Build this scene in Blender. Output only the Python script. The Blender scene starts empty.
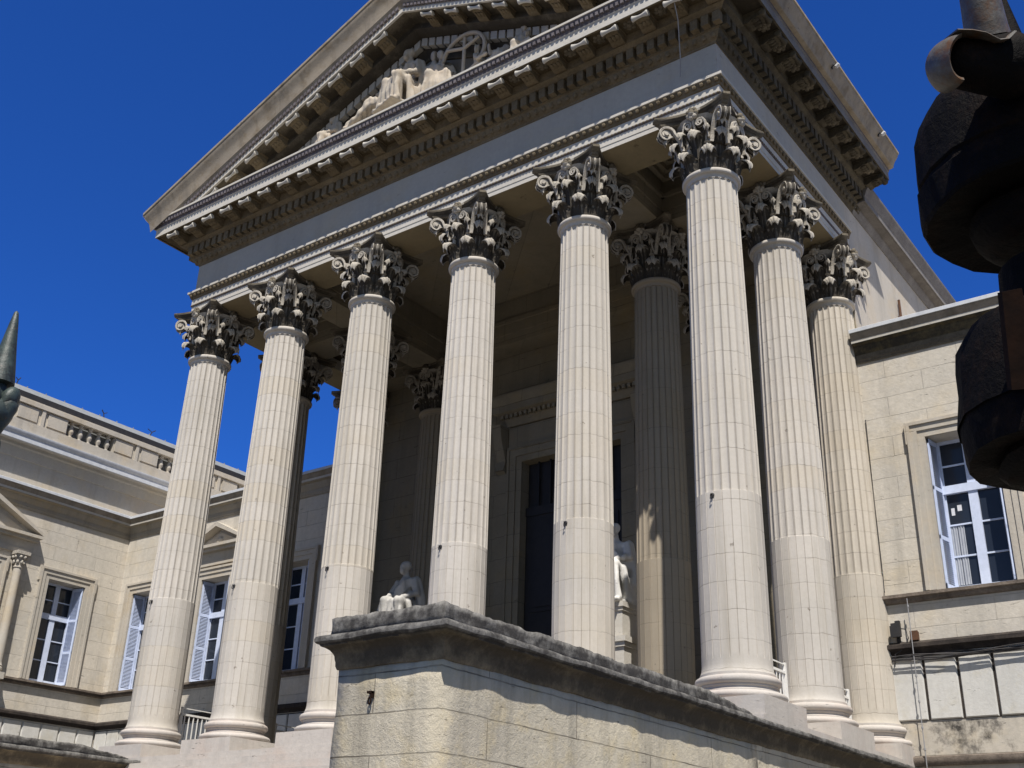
import bpy, bmesh, math, random
from mathutils import Vector, Matrix, noise
random.seed(7)
PI = math.pi
C = bpy.context.scene.collection
XC = [0.0, -3.0, -6.0, -9.148, -12.148, -15.148]      # column axes along the front
B = 3.067                                             # bay on the flanks
H = 9.56                                              # shaft bottom to neck
CAPK = (11.037 - H)/1.358                             # capital fills the gap to the architrave
ZA = 11.037                                           # underside of the architrave
XL, XR, YF = -15.648, 0.5, -0.5                       # frieze planes
XM = 0.5 * (XL + XR)
GROUND = -5.05
YW = 6.1                                              # wing wall plane
YB = 6.4                                              # back wall of the portico

# ------------------------------------------------------------------ mesh helper
class MB:
    def __init__(s): s.v = []; s.f = []
    def add(s, vs, fs):
        o = len(s.v); s.v += [tuple(v) for v in vs]; s.f += [[i + o for i in f] for f in fs]
    def box(s, x0, x1, y0, y1, z0, z1, M=None):
        vs = [(x, y, z) for z in (z0, z1) for y in (y0, y1) for x in (x0, x1)]
        if M: vs = [M @ Vector(v) for v in vs]
        s.add(vs, [(0,2,3,1),(4,5,7,6),(0,1,5,4),(2,6,7,3),(0,4,6,2),(1,3,7,5)])
    def lathe(s, prof, n=32, c=(0,0,0), M=None, cap=True):
        vs = []; fs = []; k = len(prof)
        for r, z in prof:
            for i in range(n):
                a = 2*PI*i/n; p = Vector((r*math.cos(a), r*math.sin(a), z))
                if M: p = M @ p
                vs.append((p.x+c[0], p.y+c[1], p.z+c[2]))
        for j in range(k-1):
            for i in range(n):
                fs.append((j*n+i, j*n+(i+1)%n, (j+1)*n+(i+1)%n, (j+1)*n+i))
        if cap: fs += [tuple(range(n-1,-1,-1)), tuple(range((k-1)*n, k*n))]
        s.add(vs, fs)
    def ball(s, c, r, n=10, m=7, M=None):
        r = r if isinstance(r, tuple) else (r, r, r)
        vs = []; fs = []
        for j in range(1, m):
            t = PI*j/m
            for i in range(n):
                a = 2*PI*i/n
                p = Vector((r[0]*math.sin(t)*math.cos(a), r[1]*math.sin(t)*math.sin(a), r[2]*math.cos(t)))
                if M: p = M @ p
                vs.append(p + Vector(c))
        pn = Vector((0,0,r[2])); ps = Vector((0,0,-r[2]))
        if M: pn = M @ pn; ps = M @ ps
        a0 = len(vs); vs += [pn + Vector(c), ps + Vector(c)]
        for j in range(m-2):
            for i in range(n): fs.append((j*n+i, (j+1)*n+i, (j+1)*n+(i+1)%n, j*n+(i+1)%n))
        for i in range(n):
            fs.append((a0, i, (i+1)%n)); fs.append((a0+1, (m-2)*n+(i+1)%n, (m-2)*n+i))
        s.add(vs, fs)
    def cap(s, p0, p1, r0, r1, n=10):                 # tapered capsule
        p0 = Vector(p0); p1 = Vector(p1); d = p1 - p0; L = d.length
        q = d.to_track_quat('Z', 'Y').to_matrix()
        prof = [(r0*math.sin(t), -r0*math.cos(t)) for t in (0.15, .5, 1.0, 1.5)] + [(r1*math.cos(t), L + r1*math.sin(t)) for t in (.05, .5, 1.0, 1.42)]
        s.lathe(prof, n, tuple(p0), q)
    def tube(s, pts, r, n=8):
        pts = [Vector(p) for p in pts]; vs = []; fs = []
        for i, p in enumerate(pts):
            d = (pts[min(i+1, len(pts)-1)] - pts[max(i-1, 0)]).normalized()
            q = d.to_track_quat('Z', 'Y').to_matrix(); rr = r[i] if isinstance(r, (list, tuple)) else r
            for k in range(n):
                a = 2*PI*k/n; vs.append(p + q @ Vector((rr*math.cos(a), rr*math.sin(a), 0)))
        for j in range(len(pts)-1):
            for k in range(n): fs.append((j*n+k, j*n+(k+1)%n, (j+1)*n+(k+1)%n, (j+1)*n+k))
        fs += [tuple(range(n-1,-1,-1)), tuple(range((len(pts)-1)*n, len(pts)*n))]
        s.add(vs, fs)
    def sweep(s, path, prof, side=1, segs=None):                 # closed profile of (outward, z) swept with mitres
        P = [Vector((p[0], p[1])) for p in path]; k = len(P); m = len(prof); offs = []
        for i in range(k):
            ns = []
            if i > 0: d = (P[i]-P[i-1]).normalized(); ns.append(Vector((d.y, -d.x))*side)
            if i < k-1: d = (P[i+1]-P[i]).normalized(); ns.append(Vector((d.y, -d.x))*side)
            if len(ns) == 1: offs.append(ns[0])
            else: offs.append((ns[0]+ns[1])/(1+ns[0].dot(ns[1])))
        vs = []; fs = []
        for i in range(k):
            for e, z in prof:
                q = P[i] + offs[i]*e; vs.append((q.x, q.y, z))
        sg = list(range(k-1)) if segs is None else segs
        for i in sg:
            for j in range(m): fs.append((i*m+j, i*m+(j+1)%m, (i+1)*m+(j+1)%m, (i+1)*m+j))
            if i-1 not in sg: fs.append(tuple(range(i*m, i*m+m)))
            if i+1 not in sg: fs.append(tuple(range((i+1)*m+m-1, (i+1)*m-1, -1)))
        used = sorted({q for f in fs for q in f}); rm = {q: n for n, q in enumerate(used)}
        s.add([vs[q] for q in used], [[rm[q] for q in f] for f in fs])
    def prism(s, poly, y0, y1):                       # polygon in x,z extruded along y
        n = len(poly); vs = [(x, y0, z) for x, z in poly] + [(x, y1, z) for x, z in poly]
        s.add(vs, [tuple(range(n)), tuple(range(2*n-1, n-1, -1))] + [(i, i+n, (i+1)%n+n, (i+1)%n) for i in range(n)])
    def ribbon(s, pts, tang, w, th):                  # rectangular section swept along pts; w along tang
        pts = [Vector(p) for p in pts]; t = Vector(tang).normalized(); vs = []; fs = []
        for i, p in enumerate(pts):
            d = (pts[min(i+1, len(pts)-1)] - pts[max(i-1, 0)]).normalized(); n = d.cross(t).normalized()
            ww = w[i] if isinstance(w, list) else w; tt = th[i] if isinstance(th, list) else th
            for a, b in ((-1,-.6),(-.8,-1),(-.62,-.55),(.62,-.55),(.8,-1),(1,-.6),(.85,1),(-.85,1)):
                vs.append(p + t*(a*ww/2) + n*(-b*tt/2))
        for i in range(len(pts)-1):
            for k in range(8): fs.append((i*8+k, i*8+(k+1)%8, (i+1)*8+(k+1)%8, (i+1)*8+k))
        fs += [tuple(range(7,-1,-1)), tuple(range((len(pts)-1)*8, len(pts)*8))]
        s.add(vs, fs)
    def mesh(s, name, mat, smooth=35, M=None):
        me = bpy.data.meshes.new(name); me.from_pydata(s.v, [], s.f)
        bm = bmesh.new(); bm.from_mesh(me); bmesh.ops.recalc_face_normals(bm, faces=bm.faces); bm.to_mesh(me); bm.free()
        if M: me.transform(M)
        if mat: me.materials.append(mat)
        if smooth:
            me.polygons.foreach_set('use_smooth', [True]*len(me.polygons)); me.set_sharp_from_angle(angle=math.radians(smooth))
        return me
    def build(s, name, mat, parent=None, smooth=35, loc=None, rotz=0):
        o = bpy.data.objects.new(name, s.mesh(name, mat, smooth)); C.objects.link(o)
        if parent: o.parent = parent
        if loc: o.location = loc
        o.rotation_euler.z = rotz
        return o

def absorb(o, mb, mat):
    """surface pattern kept inside its part's own mesh, with its own material"""
    me = mb.mesh('tmp', mat, 0); me.transform(Matrix.Translation(-o.location)) if False else None
    off = Vector((0,0,0)); p = o
    while p: off += p.location; p = p.parent
    me.transform(Matrix.Translation(-off))
    bm = bmesh.new(); bm.from_mesh(o.data); n0 = len(bm.faces); bm.from_mesh(me); bm.faces.ensure_lookup_table()
    o.data.materials.append(mat); k = len(o.data.materials)-1
    for f in bm.faces[n0:]: f.material_index = k
    bm.to_mesh(o.data); bm.free(); bpy.data.meshes.remove(me)
def link(name, me, parent=None, loc=(0,0,0), rot=(0,0,0), scale=None):
    o = bpy.data.objects.new(name, me); C.objects.link(o); o.parent = parent; o.location = loc; o.rotation_euler = rot
    if scale: o.scale = scale
    return o
def thing(name, label, cat, loc=(0,0,0), rotz=0, group=None):
    o = bpy.data.objects.new(name, None); C.objects.link(o); o.location = loc; o.rotation_euler.z = rotz
    o['label'] = label; o['category'] = cat; o.empty_display_size = .2
    if group: o['group'] = group
    return o
def tag(o, label, cat, group=None):
    o['label'] = label; o['category'] = cat
    if group: o['group'] = group
    return o

# ------------------------------------------------------------------ materials
class NT:
    def __init__(s, name):
        s.m = bpy.data.materials.new(name); s.m.use_nodes = True; s.t = s.m.node_tree; s.b = s.t.nodes['Principled BSDF']
        s.pos = s.n('ShaderNodeNewGeometry').outputs['Position']
    def n(s, kind, **kw):
        nd = s.t.nodes.new(kind)
        for k, v in kw.items(): setattr(nd, k, v)
        return nd
    def l(s, a, b): s.t.links.new(a, b)
    def val(s, x, sock):
        if isinstance(x, (int, float)): sock.default_value = x
        elif isinstance(x, tuple): sock.default_value = x if len(x) != 3 or sock.type == 'VECTOR' else (*x, 1)
        else: s.l(x, sock)
    def math(s, op, a, b=0.0, clamp=False):
        nd = s.n('ShaderNodeMath', operation=op); nd.use_clamp = clamp; s.val(a, nd.inputs[0]); s.val(b, nd.inputs[1]); return nd.outputs[0]
    def vmul(s, v, k):
        nd = s.n('ShaderNodeVectorMath', operation='MULTIPLY'); s.l(v, nd.inputs[0]); nd.inputs[1].default_value = k; return nd.outputs[0]
    def noise(s, scale, detail=4, rough=.6, vec=None, sc3=(1,1,1), w=0):
        nd = s.n('ShaderNodeTexNoise'); nd.inputs['Scale'].default_value = scale; nd.inputs['Detail'].default_value = detail; nd.inputs['Roughness'].default_value = rough
        v = vec or s.pos
        if sc3 != (1,1,1): v = s.vmul(v, sc3)
        if w:
            ad = s.n('ShaderNodeVectorMath', operation='ADD'); s.l(v, ad.inputs[0]); ad.inputs[1].default_value = (w, w*1.7, -w); v = ad.outputs[0]
        s.l(v, nd.inputs['Vector']); return nd.outputs['Fac']
    def ramp(s, f, a, b, lo=0.0, hi=1.0):
        nd = s.n('ShaderNodeMapRange', clamp=True); s.val(f, nd.inputs['Value'])
        nd.inputs['From Min'].default_value = a; nd.inputs['From Max'].default_value = b; nd.inputs['To Min'].default_value = lo; nd.inputs['To Max'].default_value = hi
        return nd.outputs[0]
    def mix(s, f, a, b, mode='MIX'):
        nd = s.n('ShaderNodeMix', data_type='RGBA', blend_type=mode); s.val(f, nd.inputs[0]); s.val(a, nd.inputs[6]); s.val(b, nd.inputs[7]); return nd.outputs[2]
    def xyz(s):
        nd = s.n('ShaderNodeSeparateXYZ'); s.l(s.pos, nd.inputs[0]); return nd.outputs
    def bump(s, h, dist=.01, strength=.6):
        nd = s.n('ShaderNodeBump'); nd.inputs['Strength'].default_value = strength; nd.inputs['Distance'].default_value = dist; s.l(h, nd.inputs['Height']); s.l(nd.outputs[0], s.b.inputs['Normal'])
    def out(s, col, rough=.85, spec=.25, metal=0.0):
        s.val(col, s.b.inputs['Base Color']); s.val(rough, s.b.inputs['Roughness']); s.b.inputs['Specular IOR Level'].default_value = spec; s.b.inputs['Metallic'].default_value = metal
        return s.m

def stone(name, c1, c2, c3, crust=.62, crustcol=(.07,.062,.05), joints=None, streak=.5, bumpd=.012, big=.35, jd=.45, grit=.32):
    """pale limestone: large tone patches, warm patches, vertical streaks, black crust, optional ashlar joints (course height, length)"""
    t = NT(name); p = t.pos
    col = t.mix(t.ramp(t.noise(big, 5, .6), .36, .64), c1, c2)
    col = t.mix(t.ramp(t.noise(big*2.6, 4, .65, w=5), .5, .72), col, c3)
    col = t.mix(t.ramp(t.noise(9, 6, .75, w=2), .35, .75, 0, grit), col, tuple(x*.55 for x in c1))
    st = t.ramp(t.noise(1.0, 5, .65, sc3=(2.6, 2.6, .22), w=9), .5, .78, 0, streak)
    col = t.mix(st, col, tuple(x*.45 for x in c2))
    h = t.math('ADD', t.math('MULTIPLY', t.noise(16, 6, .7), .6), t.math('MULTIPLY', t.noise(60, 3, .7), .25))
    if joints:
        ch, bl = joints; o = t.xyz()
        u = t.math('ADD', o[0], o[1]); cv = t.n('ShaderNodeCombineXYZ'); t.l(u, cv.inputs[0])
        zz = t.math('ADD', o[2], t.math('MULTIPLY', t.math('SUBTRACT', t.noise(2.2, 3, .6), .5), .035)); t.l(zz, cv.inputs[1])
        br = t.n('ShaderNodeTexBrick'); t.l(cv.outputs[0], br.inputs['Vector']); br.inputs['Scale'].default_value = 1
        br.inputs['Brick Width'].default_value = bl; br.inputs['Row Height'].default_value = ch; br.inputs['Mortar Size'].default_value = .008; br.inputs['Mortar Smooth'].default_value = .3
        br.inputs['Color1'].default_value = (.95,.95,.95,1); br.inputs['Color2'].default_value = (1.03,1.02,1.0,1); br.inputs['Mortar'].default_value = (.9,.9,.9,1)
        col = t.mix(1.0, col, br.outputs['Color'], 'MULTIPLY')
        jm = t.math('MULTIPLY', br.outputs['Fac'], t.ramp(t.noise(1.7, 3, .6, w=3), .42, .70, .02 + .25*(jd > .5), jd))
        col = t.mix(jm, col, (.10,.085,.065)); h = t.math('SUBTRACT', h, t.math('MULTIPLY', br.outputs['Fac'], .9))
    cr = t.ramp(t.math('ADD', t.math('MULTIPLY', t.noise(.8, 6, .72, w=12, sc3=(1,1,.7)), .75), t.math('MULTIPLY', t.noise(5, 5, .7, w=1), .25)), crust, crust+.10)
    col = t.mix(cr, col, crustcol)
    pits = t.ramp(t.noise(3.6, 5, .68, sc3=(1,1,3.6), w=31), .655, .70, 0, .65); col = t.mix(pits, col, tuple(x*.38 for x in c2)); h = t.math('SUBTRACT', h, t.math('MULTIPLY', pits, .8))
    t.bump(h, bumpd, .75); return t.out(col, .9, .2)

def column_stone(name='column_limestone', k=(1,1,1)):
    t = NT(name); o = t.xyz()
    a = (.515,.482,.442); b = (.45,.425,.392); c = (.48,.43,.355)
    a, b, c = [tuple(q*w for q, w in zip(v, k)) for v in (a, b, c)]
    xi = t.math('ROUND', t.math('DIVIDE', o[0], 3.03)); yi = t.math('ROUND', t.math('DIVIDE', o[1], 3.067))
    oi = t.n('ShaderNodeObjectInfo').outputs['Random']
    wob = t.math('MULTIPLY', t.math('SUBTRACT', t.noise(3.5, 2, .5, sc3=(1.6,1.6,.25)), .5), .06)
    z = t.math('ADD', t.math('DIVIDE', t.math('ADD', o[2], wob), .47), t.math('MULTIPLY', oi, 7.0))
    fr = t.math('FRACT', z); dz = t.math('MINIMUM', fr, t.math('SUBTRACT', 1.0, fr))
    wn = t.n('ShaderNodeTexWhiteNoise', noise_dimensions='2D'); cv = t.n('ShaderNodeCombineXYZ')
    t.l(t.math('FLOOR', z), cv.inputs[0]); t.l(oi, cv.inputs[1]); t.l(cv.outputs[0], wn.inputs['Vector'])
    col = t.mix(t.ramp(t.noise(.5, 5, .65), .38, .62), a, b)
    col = t.mix(t.ramp(t.math('ADD', t.math('MULTIPLY', wn.outputs['Value'], .5), t.math('MULTIPLY', t.noise(.7, 4, .6, w=4), .8)), .66, 1.0, 0, .75), col, c)
    col = t.mix(t.ramp(t.noise(1.2, 5, .7, sc3=(3,3,.18), w=6), .50, .75, 0, .6), col, (.28,.25,.20))
    col = t.mix(t.ramp(t.noise(14, 6, .75), .45, .8, 0, .35), col, (.33,.30,.25))
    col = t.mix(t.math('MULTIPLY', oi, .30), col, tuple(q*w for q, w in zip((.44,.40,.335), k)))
    col = t.mix(t.ramp(t.noise(.35, 6, .75, sc3=(1.5,1.5,.5), w=41), .56, .68, 0, .35), col, tuple(q*w for q, w in zip((.33,.305,.265), k)))
    j = t.math('MULTIPLY', t.ramp(dz, .006, .02, 1, 0), t.ramp(t.noise(2.0, 3, .6, w=8), .35, .65, .10, .6))
    col = t.mix(j, col, (.16,.135,.105))
    spots = t.ramp(t.noise(6, 3, .6, w=21), .70, .73, 0, .6); col = t.mix(spots, col, (.14,.115,.09))
    h = t.math('SUBTRACT', t.math('MULTIPLY', t.noise(30, 5, .7), .5), t.math('MULTIPLY', j, .9))
    t.bump(h, .008, .6); return t.out(col, .88, .2)

def crusted(name, pale, dark, lo, hi, scale=3.0, edge=.5):
    """soot-black carved stone with pale rain-washed ridges and tips"""
    t = NT(name); g = t.n('ShaderNodeNewGeometry')
    pt = t.ramp(g.outputs['Pointiness'], .49, .56)
    nz = t.math('ADD', t.math('MULTIPLY', t.noise(scale, 6, .7), .8), t.math('MULTIPLY', pt, edge))
    f = t.ramp(nz, lo, hi)
    col = t.mix(f, dark, pale); col = t.mix(t.ramp(t.noise(22, 5, .7), .4, .75, 0, .5), col, tuple(x*.5 for x in dark))
    t.bump(t.noise(26, 6, .75), .014, .8); return t.out(col, .9, .2)

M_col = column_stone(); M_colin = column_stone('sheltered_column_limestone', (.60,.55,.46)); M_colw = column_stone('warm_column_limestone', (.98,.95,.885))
M_wall = stone('ashlar_limestone', (.60,.555,.485), (.535,.50,.44), (.55,.485,.38), crust=.665, joints=(.47, 1.6), streak=.4, jd=.32, grit=.5, bumpd=.02)
M_smooth = stone('smooth_limestone', (.50,.455,.39), (.44,.41,.36), (.47,.40,.30), crust=.74, streak=.4)
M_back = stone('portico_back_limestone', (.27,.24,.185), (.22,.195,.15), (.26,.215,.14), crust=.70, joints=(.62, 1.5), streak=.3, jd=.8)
M_plinth = stone('pinkish_limestone', (.50,.46,.42), (.45,.42,.385), (.47,.40,.35), crust=.72, streak=.35)
M_cheek = stone('stair_wall_limestone', (.60,.545,.43), (.46,.42,.345), (.57,.485,.32), crust=.61, crustcol=(.13,.11,.08), joints=(.42, 3.4), streak=.8, bumpd=.035, big=.9, jd=.95, grit=.45)
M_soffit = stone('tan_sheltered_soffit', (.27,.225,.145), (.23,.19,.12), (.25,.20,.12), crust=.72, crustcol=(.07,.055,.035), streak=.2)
M_flanksoot = crusted('dark_sooty_flank_carving', (.17,.145,.10), (.04,.033,.024), .42, .95, 2.6, .2)
M_stain = crusted('gold_lichen_stained_moulding', (.24,.19,.09), (.05,.045,.036), .50, .85, 3.2, .15)
M_lcorn = stone('greyed_wing_cornice', (.36,.32,.255), (.30,.27,.22), (.33,.27,.18), crust=.64, crustcol=(.09,.075,.055), streak=.5)
M_band = stone('black_streaked_limestone', (.55,.50,.42), (.47,.43,.37), (.52,.45,.34), crust=.50, crustcol=(.06,.055,.05), streak=.5, big=.9, grit=.5)
M_string = crusted('black_string_course', (.13,.105,.085), (.032,.027,.025), .5, .9, 3.5, .15)
M_purple = crusted('violet_grey_soot_moulding', (.20,.18,.19), (.075,.064,.07), .42, .85, 4.0, .25)
M_flank = crusted('grey_soot_flank', (.25,.235,.22), (.12,.11,.105), .35, .8, 2.0, .2)
M_cmould = crusted('stained_coping_moulding', (.31,.25,.16), (.085,.07,.05), .40, .74, 2.0, .15)
M_slab = crusted('lichen_black_coping', (.30,.29,.27), (.05,.047,.045), .43, .74, 5.0, .15)
M_cap = crusted('soot_crusted_capital', (.44,.405,.35), (.065,.057,.047), .60, 1.02, 2.6, .66)
M_frieze = stone('grey_frieze_limestone', (.43,.405,.36), (.385,.365,.33), (.43,.385,.31), crust=.8, streak=.25)
M_corn = crusted('brown_stained_cornice', (.25,.20,.13), (.07,.052,.03), .32, .9, 1.6, .25)
M_soot = crusted('blackened_cornice', (.25,.215,.16), (.05,.042,.032), .42, .95, 2.2, .3)
M_sima = stone('tan_stained_gutter_stone', (.33,.28,.215), (.27,.235,.19), (.20,.155,.10), crust=.60, crustcol=(.075,.062,.045), streak=.85, big=.9)
M_pale = stone('pale_washed_limestone', (.55,.52,.46), (.50,.475,.43), (.48,.44,.37), crust=.80, streak=.15)
M_ledge = crusted('sooty_ledge_stone', (.26,.215,.175), (.085,.07,.06), .42, .75, 3.5, .2)
M_white = stone('whitewashed_block', (.60,.59,.56), (.53,.52,.49), (.50,.47,.40), crust=.64, crustcol=(.16,.15,.13), streak=.3, big=.8)
M_marble = stone('white_marble', (.70,.69,.66), (.62,.61,.59), (.55,.54,.50), crust=.9, streak=.2)
M_shademarb = stone('shade_greyed_marble', (.50,.49,.47), (.40,.39,.37), (.44,.42,.38), crust=.66, streak=.6, big=2.0)  # marble greyed to hold the left statue's shade in its colour
M_relief = stone('relief_limestone', (.48,.42,.35), (.40,.36,.30), (.45,.37,.28), crust=.76, streak=.3, big=1.5)
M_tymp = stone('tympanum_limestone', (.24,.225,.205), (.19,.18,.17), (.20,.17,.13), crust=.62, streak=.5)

def paint(name, c, c2, rough=.5, ns=6, spec=.4):
    t = NT(name); col = t.mix(t.ramp(t.noise(ns, 5, .7), .4, .75), c, c2); t.bump(t.noise(40, 3, .6), .002, .4); return t.out(col, rough, spec)
M_paint = paint('faded_blue_white_paint', (.56,.62,.77), (.45,.51,.64), .55)
M_shut = paint('pale_blue_shutter_paint', (.53,.60,.78), (.42,.49,.66), .6)
M_rail = paint('white_railing_paint', (.74,.73,.70), (.58,.56,.52), .5)
M_lead = paint('bright_lead_flashing', (.55,.57,.60), (.42,.44,.48), .45)
M_zinc = paint('weathered_zinc', (.24,.25,.25), (.17,.18,.18), .55)
M_tile = paint('roof_lead', (.12,.12,.12), (.09,.09,.09), .7)
M_cable = paint('black_cable_rubber', (.03,.028,.03), (.05,.045,.045), .6)
M_pipe = paint('grey_conduit', (.27,.27,.28), (.20,.20,.21), .5)
M_rust = paint('rusted_iron', (.10,.045,.022), (.045,.025,.018), .85, 14)
M_drust = paint('dark_rust', (.022,.011,.007), (.010,.007,.006), .9, 30, .1)
M_lamp = paint('lamp_casing', (.65,.65,.66), (.4,.4,.4), .35)
M_dark = paint('dark_fitting_paint', (.02,.02,.022), (.035,.032,.03), .6)
M_door = paint('dark_timber_door', (.022,.020,.022), (.014,.013,.014), .6)
M_room = paint('dim_room_plaster', (.05,.045,.04), (.04,.036,.033), .9)
M_paper = paint('white_paper', (.6,.6,.62), (.5,.5,.53), .8)
M_curt = paint('net_curtain', (.34,.36,.40), (.27,.29,.33), .9)
def glass():
    t = NT('dark_window_glass'); col = t.mix(t.noise(1.3, 3, .5), (.012,.016,.024), (.025,.032,.045)); t.bump(t.noise(1.6, 2, .5), .01, .25)
    return t.out(col, .05, .35)
M_glass = glass()
def iron():
    t = NT('shade_black_iron'); col = t.mix(t.ramp(t.noise(22, 6, .75), .5, .72), (.0035,.003,.003), (.016,.009,.006)); t.bump(t.noise(35, 6, .75), .008, .9)  # black iron, albedo pushed lower to carry the shade lying on it
    return t.out(col, .7, .08)
def verdigris():
    t = NT('verdigris_lance_metal'); col = t.mix(t.ramp(t.noise(28, 5, .75), .35, .62), (.018,.028,.027), (.045,.062,.056)); col = t.mix(t.ramp(t.noise(17, 6, .8, w=4), .54, .66), col, (.012,.013,.012))
    col = t.mix(t.ramp(t.noise(40, 4, .7, w=7), .62, .72), col, (.12,.055,.02)); t.bump(t.noise(50, 5, .7), .003, .7); return t.out(col, .5, .45)
def tarnish():
    t = NT('tarnished_lance_metal'); col = t.mix(t.ramp(t.noise(22, 5, .75), .4, .65), (.11,.105,.095), (.05,.036,.025)); col = t.mix(t.ramp(t.noise(34, 5, .75, w=4), .5, .68), col, (.10,.042,.012))
    t.bump(t.noise(60, 5, .7), .002, .7); return t.out(col, .45, .5)
M_iron, M_verd, M_tarn = iron(), verdigris(), tarnish()
def paving():
    t = NT('square_paving'); col = t.mix(t.ramp(t.noise(.8, 6, .7), .35, .65), (.13,.12,.105), (.09,.083,.072)); t.bump(t.noise(14, 5, .7), .01, .5); return t.out(col, .85, .3)
M_ground = paving()

# ------------------------------------------------------------------ ground
g = MB(); N = 24; R_ = 1500
g.v = [(-R_ + 2*R_*i/N, -R_ + 2*R_*j/N, GROUND) for j in range(N+1) for i in range(N+1)]
g.f = [[j*(N+1)+i, j*(N+1)+i+1, (j+1)*(N+1)+i+1, (j+1)*(N+1)+i] for j in range(N) for i in range(N)]
gr = g.build('ground', M_ground, smooth=0); gr['kind'] = 'structure'

# ------------------------------------------------------------------ the courthouse
court = thing('courthouse', 'pale limestone courthouse with a pedimented Corinthian portico and two wings', 'building', (XM, YF, GROUND))
OFF = Vector((XM, YF, GROUND))
def part(mb, name, mat, parent=court, smooth=35):
    """mesh given in world coordinates, hung under its parent"""
    o = mb.build(name, mat, None, smooth)
    if parent:
        o.parent = parent
        p = parent; off = Vector((0,0,0))
        while p: off += p.location; p = p.parent
        o.location = -off
    return o

# ---- column: shaft (the part) > base, capital, iron hook
def shaft_mesh():
    NF, S = 24, 16
    def rad(z):
        t = z/(H); r = .575 - .075*max(0, t-.2)**1.25/.8**1.25
        if z < .14: r += .035*(1 - z/.14)**2
        if z > H-.05: r += .04*((z-H+.05)/.05)**2
        return r
    zs = [0, .03, .07, .14, .22, .26, .30, .34]
    z = .6
    while z < 2.9: zs.append(z); z += .45
    zs += [2.98, 3.035, 3.045, 3.07, 3.13]
    z = 3.5
    while z < H-.4: zs.append(z); z += .5
    zs += [H-.2, H-.155, H-.15, H-.135, H-.12, H-.108, H-.098, H-.092, H-.088, H-.05, H-.025, H-.0]
    mb = MB(); n = NF*S
    for z in zs:
        for k in range(NF):
            for q in range(S):
                t = q/S; r = rad(z); dep = 0
                tt = (t-.065)/.87                      # flutes leave thin fillets between
                if 0 < tt < 1:
                    x = 2*tt-1
                    if z > 3.04:
                        top = H-.15 + .06*math.sqrt(max(0, 1-x*x))
                        if z < top: dep = .027*math.sqrt(max(0, 1-x*x*.9))
                    elif z > .24:
                        dep = .004*(1-x*x) if z > .30 else 0
                if q == 0 and .24 < z < H-.1: dep = .019 if z > 3.04 else .013
                a = 2*PI*(k+t)/NF
                mb.v.append(((r-dep)*math.cos(a), (r-dep)*math.sin(a), z))
    for j in range(len(zs)-1):
        for i in range(n): mb.f.append([j*n+i, j*n+(i+1)%n, (j+1)*n+(i+1)%n, (j+1)*n+i])
    mb.f += [list(range(n-1,-1,-1)), list(range((len(zs)-1)*n, len(zs)*n))]
    # neck ring
    pr = [(.50, H-.02), (.545, H-.01)]
    pr += [(.535+.042*math.sin(PI*i/8), H+.045-.055*math.cos(PI*i/8)) for i in range(9)] + [(.53, H+.105), (.47, H+.12)]
    mb.lathe(pr, 64)
    return mb.mesh('shaft', M_col, 32)
def base_mesh():
    mb = MB(); pr = [(.6, 0.0), (.615, 0.0), (.615, -.045)]
    pr += [(.625+.075*math.sin(PI*i/8), -.115+.07*math.cos(PI*i/8)) for i in range(9)]
    pr += [(.635, -.187), (.635, -.21), (.612, -.225), (.612, -.25), (.645, -.27), (.668, -.275), (.668, -.295)]
    pr += [(.675+.105*math.sin(PI*i/8), -.365+.07*math.cos(PI*i/8)) for i in range(9)] + [(.6, -.437)]
    mb.lathe(pr[::-1], 64)
    return mb.mesh('base', M_plinth, 40)
def plinth_mesh():
    mb = MB(); mb.box(-.80, .80, -.80, .80, -.74, -.434); return mb.mesh('plinth', M_plinth, 0)

def bell(z):
    t = max(0, min(1, z/1.2)); return .47 + .03*t + .20*max(0, t-.55)**2/.2025
def leaf(mb, th, zb, Hh, W, rc, out=.03):
    nv, nu = 17, 13; grid = []
    for back in (0, 1):
        for j in range(nv):
            v = j/(nv-1)
            if v <= .66:
                s_ = v/.66; z = zb + Hh*s_; r = bell(z) + out + .075*s_**2.2
            else:
                t = (v-.66)/.34*PI*1.12; z = zb + Hh + rc*math.sin(t)*1.05; r = bell(zb+Hh) + out + .075 + rc*(1-math.cos(t))
            w = W*(.70 + .38*math.sin(PI*min(1, v*1.18)))
            lob = 1 - .26*abs(math.sin(4.6*PI*v+.4))**1.6
            w *= lob if v < .6 else 1 - (1-lob)*.25
            if v > .66: w *= math.sqrt(max(.04, 1-((v-.66)/.36)**2*.9))
            for i in range(nu):
                u = -1 + 2*i/(nu-1)
                rr = r - .06*abs(u)**2.2*(1 if v < .7 else .55) + .020*math.cos(u*4.2*PI)*(1-abs(u)*.4)*(1 if v < .62 else .35) + (.018 if i == nu//2 else 0)
                if back: rr -= .04; 
                a = u*w/max(.45, r); zz = z - (.05*u*u if v > .6 else 0) - (.02 if back and v > .66 else 0)
                if back and v > .8: rr += .02; zz += .0
                grid.append(((rr)*math.cos(th+a), (rr)*math.sin(th+a), zz))
    n0 = nv*nu; fs = []
    for j in range(nv-1):
        for i in range(nu-1):
            a = j*nu+i; fs += [(a, a+1, a+nu+1, a+nu), (n0+a, n0+a+nu, n0+a+nu+1, n0+a+1)]
    for j in range(nv-1):
        a = j*nu; b = a+nu-1; fs += [(a, a+nu, n0+a+nu, n0+a), (b, n0+b, n0+b+nu, b+nu)]
    for i in range(nu-1):
        a = i; b = (nv-1)*nu+i; fs += [(a, n0+a, n0+a+1, a+1), (b, b+1, n0+b+1, n0+b)]
    mb.add(grid, fs)
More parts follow.
